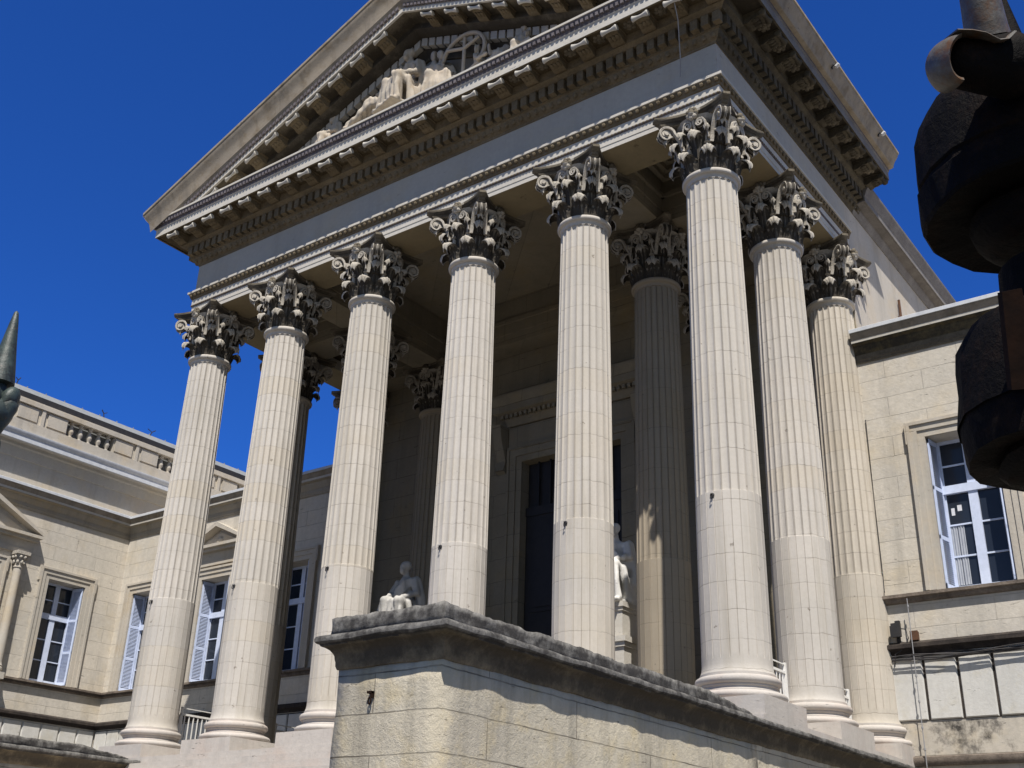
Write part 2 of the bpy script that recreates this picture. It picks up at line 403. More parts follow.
def capital_mesh():
    mb = MB()
    mb.lathe([(.46, 0.0), (.47, .1)] + [(bell(z), z) for z in (.3,.5,.7,.85,1.0,1.1,1.2)] + [(.60, 1.21)], 48)
    for k in range(8): leaf(mb, PI/8 + k*PI/4, 0.02, .36, .235, .105, .045)
    for k in range(8): leaf(mb, k*PI/4, 0.05, .70, .21, .115, .02)
    # leaves that carry the corner volutes and the small ones under the helices
    for k in range(4): leaf(mb, PI/4 + k*PI/2, .60, .30, .16, .11, .13)
    for k in range(8): leaf(mb, PI/8 + k*PI/4, .52, .34, .11, .075, .07)
    for k in range(8):                                                  # caulicoli stalks
        th = PI/8 + k*PI/4; mb.tube([((bell(z)+.05)*math.cos(th), (bell(z)+.05)*math.sin(th), z) for z in (.3,.5,.66,.8)], [.045,.05,.055,.06])
        th2 = th; c_ = (bell(.68)+.06); mb.lathe([(.05,0),(.075,.02),(.05,.045)], 10, (c_*math.cos(th2), c_*math.sin(th2), .62))
    def spiral(rc, zc, r0, r1, turns, start):
        pts = []; n = int(turns*14)
        for i in range(n+1):
            f = i/n; ph = PI - 2*PI*turns*f; r = r0 + (r1-r0)*f**.8
            pts.append((rc + r*math.cos(ph), zc + r*math.sin(ph)))
        return pts
    for k in range(4):
        th = PI/4 + k*PI/2; d = Vector((math.cos(th), math.sin(th), 0)); tg = Vector((-math.sin(th), math.cos(th), 0))
        for sg in (-1, 1):
            stem = [(.60, .60), (.62, .72), (.66, .85), (.745, .97)]
            sp = spiral(.925, 1.005, .165, .03, 2.0, 0)
            pr = stem[:-1] + sp; m = len(pr)
            pts = [d*r + tg*(sg*(.11*(1-min(1, i/8)) + .055)) + Vector((0,0,z)) for i, (r, z) in enumerate(pr)]
            mb.ribbon(pts, tg, [.085 + .03*math.sin(PI*min(1, i/12)) for i in range(m)], [.05]*(m-6) + [.04]*6)
        mb.tube([d*.925 + tg*(-.13) + Vector((0,0,1.005)), d*.925 + tg*.13 + Vector((0,0,1.005))], .042, 10)
    for k in range(4):
        th = k*PI/2; d = Vector((math.cos(th), math.sin(th), 0)); tg = Vector((-math.sin(th), math.cos(th), 0))
        for sg in (-1, 1):
            sp = spiral(.13, 1.03, .105, .02, 1.75, 0)
            pr = [(.30, .66), (.285, .78), (.255, .92)] + [(.26-x, z) for x, z in sp]
            pts = [d*(.60 + .045*min(1, i/5)) + tg*(sg*x) + Vector((0,0,z)) for i, (x, z) in enumerate(pr)]
            mb.ribbon(pts, d, .085, .038)
        # fleuron on its stalk
        c_ = d*.74 + Vector((0,0,1.235))
        mb.tube([d*.60 + Vector((0,0,.9)), d*.66 + Vector((0,0,1.05)), d*.70 + Vector((0,0,1.2))], .035)
        mb.ball(c_, .075)
        for q in range(7):
            a = 2*PI*q/7; mb.ball(c_ + tg*(.088*math.cos(a)) + Vector((0,0,.088*math.sin(a))) - d*.02, (.055,.055,.055), 8, 6)
    # abacus with hollow sides and cut horns
    plan = []
    for k in range(4):
        a = k*PI/2; ca, sa = math.cos(a), math.sin(a)
        for i in range(11):
            x = -.765 + 1.53*i/10; y = -(.865 - .20*(1-(x/.765)**2)); plan.append((x*ca - y*sa, x*sa + y*ca))
    n = len(plan); lay = [(.86, 1.185), (.90, 1.225), (.905, 1.245), (.955, 1.262), (.965, 1.285), (1.0, 1.30), (1.0, 1.352), (.9, 1.358)]
    vs = [(x*s_, y*s_, z) for s_, z in lay for x, y in plan]; fs = []
    for j in range(len(lay)-1):
        for i in range(n): fs.append((j*n+i, j*n+(i+1)%n, (j+1)*n+(i+1)%n, (j+1)*n+i))
    fs += [tuple(range(n-1,-1,-1)), tuple(range((len(lay)-1)*n, len(lay)*n))]
    mb.add(vs, fs)
    me = mb.mesh('capital', M_cap, 50)
    # break up the carving so no two edges are ruler-straight
    for v in me.vertices:
        if v.co.z < 1.16: v.co += noise.noise_vector(v.co*9)*.010
    me.materials.append(M_soot)
    for p in me.polygons:
        if p.center.z > 1.183 and p.center.x**2 + p.center.y**2 > .70**2 and abs(p.center.z-1.235) > .0 and max(me.vertices[q].co.z for q in p.vertices) > 1.22: p.material_index = 1
    return me
def hook_mesh():
    mb = MB(); mb.box(-.012,.012,-.02,.03,-.02,.05)
    mb.tube([(0,-.015,.04),(0,-.05,.04),(0,-.055,.0),(0,-.05,-.04),(.01,-.03,-.05)], .011, 6); mb.ball((0,-.0,.03), (.045,.012,.04), 8, 6)
    return mb.mesh('iron_hook', M_dark, 40)
ME = dict(s=shaft_mesh(), b=base_mesh(), p=plinth_mesh(), c=capital_mesh(), h=hook_mesh())
cols = [(x, 0) for x in XC] + [(XC[0], B), (XC[0], 2*B), (XC[5], B), (XC[5], 2*B)] + [(XC[1], B), (XC[4], B), (XC[1], 2*B), (XC[4], 2*B)]
for i, (x, y) in enumerate(cols):
    sh = link('column', ME['s'], court, Vector((x, y, 0)) - OFF)
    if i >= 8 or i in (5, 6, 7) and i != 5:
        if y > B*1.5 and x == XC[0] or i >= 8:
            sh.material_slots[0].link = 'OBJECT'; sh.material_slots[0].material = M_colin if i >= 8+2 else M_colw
    link('base', ME['b'], sh); link('plinth', ME['p'], sh); link('capital', ME['c'], sh, (0,0,H), (0, 0, (i % 4)*PI/2), (1, 1, CAPK))
    if y == 0 : link('iron_hook', ME['h'], sh, (-.02, -.578, 2.93))

# ---- entablature: architrave + frieze beam round the portico
UP = [(XR, YB), (XR, YF), (XL, YF), (XL, YB)]      # walking the outside; outward is on the right when side=-1
def usweep(mb, prof, path=UP): mb.sweep(path, prof, -1 if path is UP else 1)
# find the sign that makes 'e' point outward
_t = MB(); _t.sweep(UP, [(1, 0), (1, 1), (0, 1)], 1); SG = 1 if max(v[0] for v in _t.v) > XR + .5 else -1
ent = MB()
ent.sweep(UP, [(0,ZA),(0,ZA+.11),(.012,ZA+.115),(.012,ZA+.27),(.035,ZA+.275),(.045,ZA+.30),(.035,ZA+.325),(.03,ZA+.33),(.03,ZA+.49),
               (.055,ZA+.50),(.06,ZA+.53),(.075,ZA+.57),(.11,ZA+.635),(.115,ZA+.65),(.14,ZA+.655),(.14,ZA+.715),(0.02,ZA+.72),
               (-.9,ZA+.72),(-.95,ZA+.70),(-.95,ZA+.33),(-.985,ZA+.32),(-.985,ZA+.12),(-1.0,ZA+.11),(-1.0,ZA)], SG)
arch = part(ent, 'architrave', M_pale)
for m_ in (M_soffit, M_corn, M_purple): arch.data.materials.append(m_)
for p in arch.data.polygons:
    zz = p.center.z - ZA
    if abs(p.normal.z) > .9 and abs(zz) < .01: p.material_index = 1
    elif .485 < zz < .652 and p.area > .05: p.material_index = 2  # crown band darkened: its brown tone plus the shadow on it
    elif .272 < zz < .332: p.material_index = 3
fz = MB(); fz.sweep(UP, [(0,ZA+.718),(0,12.62),(-.96,12.62),(-.96,ZA+.718)], SG); frieze = part(fz, 'frieze', M_frieze)
eg = MB()                                            # leaf-and-dart along the architrave crown, beads below
def along(e, step, z, fn, y_end=YB):
    x = XL - e + step/2
    while x < XR + e: fn(x, YF - e, z, 0); x += step
    y = YF - e + step/2
    while y < y_end: fn(XR + e, y, z, 1); fn(XL - e, y, z, 2); y += step
def egg(x, y, z, s):
    r = (.058,.035,.06) if s == 0 else (.035,.058,.06); eg.ball((x, y, z), r, 6, 5)
along(.098, .165, ZA+.60, egg)
def bead(x, y, z, s): eg.ball((x, y, z), (.035,.014,.02) if s == 0 else (.014,.035,.02), 5, 4)
along(.045, .085, ZA+.30, bead, 4.0)
absorb(arch, eg, M_corn)

# ---- main cornice
Y2 = 7.25
UC = [(XR, Y2), (XR, YF), (XL, YF), (XL, Y2)]
co = MB()
co.sweep(UC, [(-.9,12.615),(0.02,12.615),(.03,12.66),(.09,12.70),(.16,12.80),(.17,12.83),(.20,12.84),(.20,13.12),(.34,13.13),(.37,13.16),(.42,13.19),(.44,13.20),(.44,13.395),(.46,13.43),
              (.90,13.43),(.905,13.40),(.95,13.40),(.95,13.43),(-.9,13.50)], SG)
corn = part(co, 'cornice', M_corn)
CORONA = [(.90,13.435),(.952,13.405),(.952,13.63),(.975,13.65),(.975,13.665),(.6,13.665),(.6,13.52)]
CROWN = [(.6,13.668),(.98,13.668),(.985,13.73),(1.0,13.76),(1.04,13.84),(1.05,13.87),(-.9,13.90),(-.9,13.668)]
FILLET = [(.9,13.873),(1.07,13.873),(1.07,13.93),(-.9,13.96),(-.9,13.905)]
cf = MB(); cf.sweep(UC, CORONA, SG, [1]); part(cf, 'corona', M_pale, corn)
for q in (0, 2): cf = MB(); cf.sweep(UC, CORONA, SG, [q]); part(cf, 'corona', M_flank, corn)
cf = MB(); cf.sweep(UC, CROWN, SG); crown = part(cf, 'crown_moulding', M_purple, corn)
cf = MB(); cf.sweep(UC, FILLET, SG, [1]); part(cf, 'crown_fillet', M_pale, corn)
dn = MB()
def dent(x, y, z, s):
    if s == 0: dn.box(x-.08, x+.08, y-.15, y, 12.865, 13.115)
    elif s == 1: dn.box(x, x+.15, y-.08, y+.08, 12.865, 13.115)
    else: dn.box(x-.15, x, y-.08, y+.08, 12.865, 13.115)
along(.198, .2525, 0, dent, Y2)
def egg2(x, y, z, s): dn.ball((x, y, z), (.07,.05,.075) if s == 0 else (.05,.07,.075), 6, 5)
along(.12, .21, 12.755, egg2, Y2)
absorb(corn, dn, M_corn)
corn.data.materials.append(M_flanksoot)
for p in corn.data.polygons:
    if p.center.x > XR and p.center.x - XR > YF - p.center.y: p.material_index = len(corn.data.materials)-1
ct = MB()                                            # little leaf teeth above the corona
def tooth(x, y, z, s):
    if s == 0: ct.box(x-.035, x+.035, y-.04, y+.01, 13.735, 13.865)
    elif s == 1: ct.box(x-.01, x+.04, y-.035, y+.035, 13.735, 13.865)
    else: ct.box(x-.04, x+.01, y-.035, y+.035, 13.735, 13.865)
along(1.005, .125, 0, tooth, Y2)
absorb(crown, ct, M_purple)

def modillion(shear=0.0, name='modillion', flank=False):
    mb = MB(); hw = .15                              # along local x, projecting to -y, top at z=0
    prof = [(-.0,0),(-.0,-.20),(-.05,-.225),(-.12,-.215),(-.20,-.17),(-.28,-.155),(-.34,-.16),(-.40,-.13),(-.42,-.08),(-.42,0)]
    n = len(prof); vs = [(-hw, y, z) for y, z in prof] + [(hw, y, z) for y, z in prof]
    mb.add(vs, [tuple(range(n)), tuple(range(2*n-1, n-1, -1))] + [(i, i+n, (i+1)%n+n, (i+1)%n) for i in range(n)])
    rot = Matrix.Rotation(PI/2, 3, 'Y')
    mb.lathe([(.065,-.19),(.078,-.17),(.06,-.12),(.045,-.04),(.045,.04),(.06,.12),(.078,.17),(.065,.19)], 12, (0,-.432,-.115), rot)
    mb.box(-.18,.18,-.45,0,-.028,.0)
    for k in (-1, 0, 1): mb.ball((k*.085,-.23,-.175), (.05,.10,.04), 8, 5)
    if shear:
        mb.v = [(x, y, z + shear*x) for x, y, z in mb.v]
    me = mb.mesh(name, M_flanksoot if flank else M_corn, 40); me.materials.append(M_flanksoot if flank else M_pale)
    for p in me.polygons:
        if p.center.y < -.43: p.material_index = 1  # front faces painted pale to read as sunlit
    return me
me_mod = modillion(); me_modf = modillion(0, 'modillion', True)
me_front = None
xs = [XC[0] + .75]
for i in range(5):
    d = (XC[i+1]-XC[i])/4; xs += [XC[i] + d*k for k in range(4)]
xs += [XC[5], XC[5] - .75]
for x in xs: link('modillion', me_mod, corn, Vector((x, YF-.44, 13.428)))
ys = [-.68 + .767*k for k in range(1, 11)]
for y in ys:
    link('modillion', me_modf, corn, Vector((XR+.44, y, 13.428)), (0,0,PI/2))
    link('modillion', me_modf, corn, Vector((XL-.44, y, 13.428)), (0,0,-PI/2))
# rosette between modillions
ros = MB(); ros.ball((0,0,0), (.07,.07,.05), 8, 5)
for q in range(6): ros.ball((.1*math.cos(q*PI/3), .1*math.sin(q*PI/3), .005), (.055,.055,.03), 6, 5)
me_ros = ros.mesh('soffit_rosette', M_soot, 40)
for a, b in zip(xs[:-1], xs[1:]): link('soffit_rosette', me_ros, corn, Vector(((a+b)/2, YF-.67, 13.42)))
for a, b in zip(ys[:-1], ys[1:]): link('soffit_rosette', me_ros, corn, Vector((XR+.67, (a+b)/2, 13.42)))
# flank gutters (sima)
SIMA = [(1.0,13.70),(1.085,13.72),(1.10,13.74),(1.115,13.80),(1.15,13.88),(1.21,13.96),(1.245,14.03),(1.25,14.06),(1.275,14.065),(1.275,14.13),(.9,14.15),(.9,13.72)]
for path, nm in (([(XR, Y2), (XR, YF)], 0), ([(XL, YF), (XL, Y2)], 1)):
    sm = MB(); vs = []; fs = []; m = len(SIMA)
    for (x, y), endp in zip(path, (0, 1)):
        for e, z in SIMA:
            yy = YF - e + .012 if abs(y - YF) < .01 else y
            vs.append((x + (e if nm == 0 else -e), yy, z))
    for j in range(m): fs.append((j, (j+1)%m, m+(j+1)%m, m+j))
    fs += [tuple(range(m)), tuple(range(2*m-1, m-1, -1))]
    sm.add(vs, fs); part(sm, 'gutter_moulding', M_sima, corn)

# ---- pediment
SL = .408
def zr(x): return 13.78 + SL*(x + 15.5) if x <= XM else 13.78 + SL*(2*XM - x + 15.5)
tp = MB(); zc = zr(XM)
tp.prism([(XL+.2,13.90),(XR-.2,13.90),(XM,zc-.05)], -.30, .35)
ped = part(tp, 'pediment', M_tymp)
def raking(prof, name, mat, ped=ped):
    mb = MB(); m = len(prof)
    for side in (0, 1):
        vs = []; fs = []
        for e, h in prof:
            xs_ = max(XL - e, -15.5 + (13.90 - 13.78 - h)/SL)
            if e > 1.06: xs_ = XL - e
            x0 = xs_ if side == 0 else 2*XM - xs_
            vs.append((x0, YF - e, zr(x0) + h))
        for e, h in prof: vs.append((XM, YF - e, zc + h))
        for j in range(m): fs.append((j, (j+1)%m, m+(j+1)%m, m+j))
        fs.append(tuple(range(m)))
        mb.add(vs, fs)
    return part(mb, name, mat, ped)
raking([(-.5,-.80),(-.14,-.80),(-.12,-.76),(-.05,-.66),(.0,-.58),(.02,-.56),(.02,-.30),(.30,-.29),(.34,-.26),(.42,-.215),(.44,-.20),(.44,-.03),(.46,0.0),(.90,0.0),(.9,.1),(-.5,.1)], 'raking_bed', M_soot)
raking([(.88,.01),(.905,-.03),(.968,-.03),(.968,.09),(.88,.09)], 'raking_corona', M_pale)
rkg = raking([(.6,.095),(.97,.095),(.975,.12),(.99,.15),(1.02,.22),(1.045,.25),(1.05,.27),(1.07,.29),(1.075,.33),(1.09,.42),(1.115,.55),(1.15,.66),(1.21,.77),(1.245,.85),(1.25,.90),(1.275,.905),(1.275,.985),(.5,1.01),(-.5,1.01),(-.5,.12),(.6,.12)], 'raking_gutter', M_sima)
rt = MB()
x = XL - .7
while x < XR + .8:
    if abs(x - XM) > .06 and zr(x) + .12 > 13.93:
        s_ = SL if x < XM else -SL
        vs = []
        for dx in (-.04, .04):
            for (e, h) in ((.97,.11),(1.025,.115),(1.025,.215),(.97,.215)): vs.append((x+dx, YF-e, zr(x)+h+s_*dx))
        rt.add(vs, [(0,1,2,3),(7,6,5,4),(0,4,5,1),(1,5,6,2),(2,6,7,3),(3,7,4,0)])
    x += .125
absorb(rkg, rt, M_purple)
rd = MB(); x = XL + .6
while x < XR - .5:
    if abs(x - XM) > .1:
        s_ = SL if x < XM else -SL; vs = []
        for dx in (-.095, .095):
            for (e, h) in ((.02,-.555),(.17,-.555),(.17,-.31),(.02,-.31)): vs.append((x+dx, YF-e, zr(x)+h+s_*dx))
        rd.add(vs, [(0,1,2,3),(7,6,5,4),(0,4,5,1),(1,5,6,2),(2,6,7,3),(3,7,4,0)])
    x += .2525
part(rd, 'raking_dentils', M_frieze, ped, 0)
mL, mR = modillion(SL), modillion(-SL)
for x in xs:
    if zr(x) > 14.0 and abs(x - XM) > .2: link('modillion', mL if x < XM else mR, ped, Vector((x, YF-.44, zr(x))))

# ---- sculpted figures: lumps fused into one continuous skin
def fuse(mb, voxel, name, mat, fold=0.0, freq=9.0, it=2):
    me = bpy.data.meshes.new('tmp'); me.from_pydata(mb.v, [], mb.f)
    bm = bmesh.new(); bm.from_mesh(me); bmesh.ops.recalc_face_normals(bm, faces=bm.faces); bm.to_mesh(me); bm.free()
    o = bpy.data.objects.new('tmp', me); C.objects.link(o)
    md = o.modifiers.new('r', 'REMESH'); md.mode = 'VOXEL'; md.voxel_size = voxel
    sm = o.modifiers.new('s', 'SMOOTH'); sm.factor = .5; sm.iterations = it
    dg = bpy.context.evaluated_depsgraph_get(); dg.update()
    out = bpy.data.meshes.new_from_object(o.evaluated_get(dg)); bpy.data.objects.remove(o); bpy.data.meshes.remove(me)
    if fold:
        for v in out.vertices:
            w = noise.noise(Vector((v.co.x*2.2, v.co.y*2.2, v.co.z*.7)))*2.2
            v.co += v.normal*fold*math.sin(freq*(v.co.x*1.3 + v.co.y*.8) + 2.2*v.co.z + 3*w)
    out.name = name; out.materials.clear(); out.materials.append(mat)
    out.polygons.foreach_set('use_smooth', [True]*len(out.polygons)); return out
def limb(mb, pts, rs):
    for i in range(len(pts)-1): mb.cap(pts[i], pts[i+1], rs[i], rs[i+1])
def head(mb, c, s=1.0, yaw=0, hair=True):
    M = Matrix.Rotation(yaw, 3, 'Z'); c = Vector(c)
    P = lambda x, y, z: c + M @ Vector((x*s, y*s, z*s))
    mb.ball(P(0,0,0), (.092*s,.112*s,.135*s), 12, 9, M)
    mb.ball(P(0,-.055,-.075), (.06*s,.06*s,.06*s), 10, 7, M)
    mb.cap(P(0,-.108,.01), P(0,-.13,-.035), .016*s, .022*s)
    for k in (-1, 1):
        mb.ball(P(k*.038,-.098,.03), (.026*s,.018*s,.012*s), 8, 6, M); mb.ball(P(k*.094,.01,-.01), (.014*s,.028*s,.036*s), 8, 6, M)
    mb.ball(P(0,-.11,-.075), (.03*s,.018*s,.01*s), 8, 6, M)
    if hair:
        mb.ball(P(0,.025,.04), (.112*s,.118*s,.115*s), 12, 9, M); mb.ball(P(0,.12,.02), (.055*s,.06*s,.055*s), 8, 6, M)
def seated(mirror=1):
    mb = MB(); m = mirror
    mb.box(-.40,.40,-.10,.42,0,.62)                                   # block seat
    mb.box(-.42,.42,-.64,.44,0,.07)
    limb(mb, [(.14*m,.12,.78),(.20*m,-.42,.84),(.17*m,-.40,.15),(.17*m,-.58,.10)], [.17,.13,.09,.06])
    limb(mb, [(-.14*m,.12,.78),(-.25*m,-.46,.78),(-.21*m,-.34,.18),(-.22*m,-.52,.10)], [.17,.13,.09,.06])
    mb.ball((0,-.15,.80), (.33,.36,.13), 14, 9)                       # robe over the lap
    for k in range(9):                                                # robe falling in folds to the feet
        x = -.34 + .085*k; limb(mb, [(x*.8,-.44+.02*(k%2),.80),(x,-.50+.05*(k%2),.45),(x*1.1,-.46+.06*(k%2),.09)], [.06,.058,.075])
    limb(mb, [(.30*m,-.2,.80),(.36*m,-.16,.4),(.38*m,-.12,.08)], [.09,.09,.11]); limb(mb, [(-.32*m,-.2,.78),(-.37*m,-.14,.4),(-.39*m,-.10,.08)], [.09,.09,.11])
    mb.ball((0,.10,.82), (.30,.25,.22), 12, 8)
    limb(mb, [(0,.12,.80),(0,.10,1.10),(0,.06,1.36)], [.22,.20,.18])
    mb.ball((0,.07,1.36), (.29,.16,.13), 12, 8); limb(mb, [(0,.06,1.44),(0,.02,1.64)], [.085,.075])
    limb(mb, [(.27*m,.06,1.38),(.37*m,-.04,1.08),(.20*m,-.30,1.0)], [.105,.09,.055]); mb.ball((.16*m,-.36,.99), (.05,.07,.035), 8, 6)
    limb(mb, [(-.27*m,.06,1.38),(-.39*m,.02,1.06),(-.30*m,-.30,.92)], [.105,.09,.055]); mb.ball((-.29*m,-.37,.91), (.05,.07,.035), 8, 6)
    for q in range(5):                                                # mantle slung from one shoulder round the body
        a = -.14 + .07*q; limb(mb, [(-.26*m,.10,1.46+a*.2),(-.08*m,-.13,1.22+a),(.16*m,-.14,1.0+a*.9),(.34*m,.04,.92+a*.6)], [.045,.04,.045,.06])
    limb(mb, [(.30*m,.12,1.40),(.37*m,.16,.95),(.38*m,.12,.5)], [.10,.11,.13]); limb(mb, [(-.30*m,.14,1.42),(-.40*m,.16,.95),(-.38*m,.2,.5)], [.09,.11,.13])
    head(mb, (0,-.02,1.77), 1.08, .3*m); mb.ball((.02*m,-.10,1.66), (.07,.07,.09), 10, 7)   # beard
    return mb
def standing(w=1.0):
    mb = MB()
    for k in (-1, 1): limb(mb, [(.11*k,0,.95),(.12*k,-.03,.5),(.12*k,0,.08),(.13*k,-.12,.05)], [.14,.11,.085,.06])
    for k in range(7): a = k/6*PI; limb(mb, [(.18*math.cos(a),-.12*math.sin(a),.95),(.26*math.cos(a),-.17*math.sin(a),.08)], [.08,.10])
    limb(mb, [(0,0,.92),(0,0,1.2),(0,0,1.42)], [.17,.16,.16]); mb.ball((0,0,1.42), (.24,.13,.12), 12, 8); limb(mb, [(0,0,1.5),(0,-.01,1.64)], [.065,.06])
    limb(mb, [(.23,0,1.44),(.36,-.05,1.2),(.30,-.2,1.05)], [.075,.06,.045]); limb(mb, [(-.23,0,1.44),(-.40,-.08,1.25),(-.46,-.16,1.5)], [.075,.06,.045])
    head(mb, (0,-.02,1.74)); return mb
def reclining(d=1):
    mb = MB()                                                         # torso raised, legs stretched along x*d
    limb(mb, [(-.55*d,0,.22),(-.72*d,-.02,.55),(-.80*d,-.03,.80)], [.19,.165,.16]); mb.ball((-.80*d,-.03,.80), (.16,.2,.13), 12, 8)
    limb(mb, [(-.83*d,-.04,.9),(-.84*d,-.05,1.02)], [.06,.055]); head(mb, (-.85*d,-.07,1.12), 1.0, .5*d)
    limb(mb, [(-.5*d,-.1,.22),(-.02*d,-.14,.48),(.38*d,-.12,.14),(.55*d,-.14,.08)], [.15,.12,.08,.05])
    limb(mb, [(-.5*d,.08,.20),(.08*d,.02,.30),(.62*d,0,.10),(.78*d,-.02,.08)], [.15,.12,.08,.05])
    limb(mb, [(-.80*d,-.18,.82),(-.62*d,-.26,.58),(-.34*d,-.24,.60)], [.07,.058,.045]); limb(mb, [(-.84*d,.12,.80),(-1.0*d,.06,.45),(-1.0*d,-.06,.1)], [.07,.06,.05])
    for k in range(5): limb(mb, [(-.45*d,-.12+.05*k,.30),(.0*d,-.18+.05*k,.36),(.45*d,-.16+.04*k,.08)], [.09,.08,.07])
    return mb
FV = .029
me_rec, me_recm = fuse(reclining(1), FV, 'relief_figure', M_relief, .014, 30, 1), fuse(reclining(-1), FV, 'relief_figure', M_relief, .014, 30, 1)
me_std = fuse(standing(), FV, 'relief_figure', M_relief, .016, 32, 1); me_sea = fuse(seated(1), FV, 'relief_figure', M_relief, .013, 28, 1); me_seam = fuse(seated(-1), FV, 'relief_figure', M_relief, .013, 28, 1)
ZP = 13.95
def fig(me, x, z, s, rz=0, y=-.62, rx=0, ry=0): link('relief_figure', me, ped, Vector((x, y, z)), (rx, ry, rz), (s, s, s))
fig(me_seam, -7.95, ZP+.42, 1.12, -.25, -.66); fig(me_std, -7.2, ZP+.12, 1.12, .3, -.5)
fig(me_recm, -9.0, ZP+.72, 1.1, .25, -.7, 0, -.15); fig(me_sea, -6.85, ZP+.20, .92, .6, -.66); fig(me_recm, -9.75, ZP+.42, 1.0, .1, -.66); fig(me_std, -9.2, ZP+.0, .95, -.4, -.45)
fig(me_rec, -4.9, ZP+.42, .95, -.1, -.66); fig(me_std, -5.0, ZP+.0, .9, .5, -.4); fig(me_recm, -11.4, ZP+.28, .80, .05); fig(me_rec, -3.5, ZP+.26, .8); fig(me_recm, -12.9, ZP+.08, .6); fig(me_rec, -2.2, ZP+.08, .58)
fig(me_seam, -10.6, ZP+.16, .78, -.5); fig(me_sea, -4.3, ZP+.12, .76, .5); fig(me_seam, -12.1, ZP+.02, .6, -.4); fig(me_sea, -3.0, ZP+.02, .6, .4)
bd = MB()                                            # rocks and cloth the figures sit on
for k in range(46):
    x = -13.6 + 12.2*k/45; top = max(.12, min(.75, (zr(x)-.8-ZP)*.40)); bd.ball((x, -.52+.08*math.sin(k*2.1), ZP+.02), (.26, .20, top*(.8+.3*random.random())), 10, 7)
part(bd, 'relief_ground', M_relief, ped)
sh = MB(); sh.tube([(-6.08+.66*math.cos(t*PI/14), -.72, 15.40+.62*math.sin(t*PI/14)) for t in range(29)], .055, 8); sh.tube([(-6.6,-.74,15.75),(-6.05,-.76,15.55),(-5.6,-.74,15.72)], .045); sh.tube([(-6.05,-.74,15.9),(-6.05,-.74,14.8)], .045)
part(sh, 'relief_wheel', M_relief, ped)
wg = MB()
for k in range(7):
    a = .25 + k*.17; wg.cap((-7.75-.15, -.48, 15.55), (-7.75-.2-1.0*math.cos(a)*.9, -.46, 15.5+.75*math.sin(a)*.5-.1), .10, .05)
    wg.cap((-7.75+.15, -.48, 15.55), (-7.75+.2+.9*math.cos(a), -.46, 15.5+.45*math.sin(a)-.1), .10, .05)
part(wg, 'relief_drapery', M_tymp, ped)

# ---- roof over the portico and the main block
rf = MB(); rf.prism([(XL-1.2,14.12),(XM,zc+1.0),(XR+1.2,14.12),(XR+1.0,13.9),(XM,zc+.6),(XL-1.0,13.9)], -.5, Y2-.02)
rf.prism([(XL-.4,13.30),(XM,16.6),(XR+.4,13.30)], Y2, 26)
part(rf, 'roof', M_tile, court, 0)
mbk = MB()                                           # main block: flanks above the wings, back wall with the doorway
DX0, DX1, DZ = XM-1.60, XM+1.60, 7.65
mbk.box(XL+.02, DX0, YB, YB+.5, -.9, 12.6); mbk.box(DX1, XR-.02, YB, YB+.5, -.9, 12.6); mbk.box(DX0, DX1, YB, YB+.5, DZ, 12.6); mbk.box(DX0, DX1, YB, YB+.5, -.9, -.72)
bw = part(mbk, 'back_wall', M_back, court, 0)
fl = MB(); fl.box(XR-.5, XR, YB+.003, 26, GROUND, 12.62); fl.box(XL, XL+.5, YB+.003, 26, GROUND, 12.62); fl.box(XL+.5, XR-.5, 25.5, 26, GROUND, 12.62)
fl.box(XL, XR, YB+.01, Y2, 12.615, 13.9)
part(fl, 'flank_wall', M_smooth, court, 0)
c2 = MB(); c2p = [(-.5,12.6),(.03,12.6),(.05,12.66),(.12,12.74),(.14,12.80),(.34,12.84),(.36,12.82),(.38,12.82),(.38,12.98),(.40,13.0),(.42,13.08),(.49,13.2),(.51,13.24),(.51,13.30),(-.5,13.32)]
c2.sweep([(XR, 26), (XR, Y2-.3)], c2p, SG); part(c2, 'flank_cornice', M_flank)
c2 = MB(); c2.sweep([(XL, Y2-.3), (XL, 26)], c2p, SG); part(c2, 'flank_cornice', M_sima)
# ceiling with beams between the columns
ce = MB(); ce.box(XL+.9, XR-.9, YF+.9, YB, 12.45, 12.62)
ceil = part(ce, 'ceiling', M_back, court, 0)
bm_ = MB()
def beam(x0, x1, y0, y1):
    bm_.box(x0, x1, y0, y1, ZA, ZA+.3); bm_.box(x0-.03, x1+.03, y0-.03, y1+.03, ZA+.3, ZA+.62); bm_.box(x0-.10, x1+.10, y0-.10, y1+.10, ZA+.62, ZA+.74); bm_.box(x0-.04, x1+.04, y0-.04, y1+.04, ZA+.74, 12.46)
for x in (XC[1], XC[4]): beam(x-.48, x+.48, .52, YB-.02)
for a, b in ((XC[1]+.5, XR-1.02), (XL+1.02, XC[4]-.5)):
    beam(a, b, B-.48, B+.48); beam(a, b, 2*B-.48, YB-.03)
beam(XC[4]+.5, XC[1]-.5, 2*B-.48, YB-.03)
part(bm_, 'ceiling_beams', M_back, court, 0)
# coffers between beams
for (a, b, c_, d) in ((XC[1]+.6, XR-1.1, .6, B-.6), (XC[1]+.6, XR-1.1, B+.6, 2*B-.6), (XL+1.1, XC[4]-.6, .6, B-.6), (XL+1.1, XC[4]-.6, B+.6, 2*B-.6)):
    cf2 = MB()
    for i in range(3):
        t_ = .12*i; w = .12
        cf2.box(a+t_, b-t_, c_+t_, c_+t_+w, 12.05+.12*i, 12.45); cf2.box(a+t_, b-t_, d-t_-w, d-t_, 12.05+.12*i, 12.45)
        cf2.box(a+t_, a+t_+w, c_+t_+w, d-t_-w, 12.05+.12*i, 12.45); cf2.box(b-t_-w, b-t_, c_+t_+w, d-t_-w, 12.05+.12*i, 12.45)
    part(cf2, 'coffer', M_back, ceil, 0)

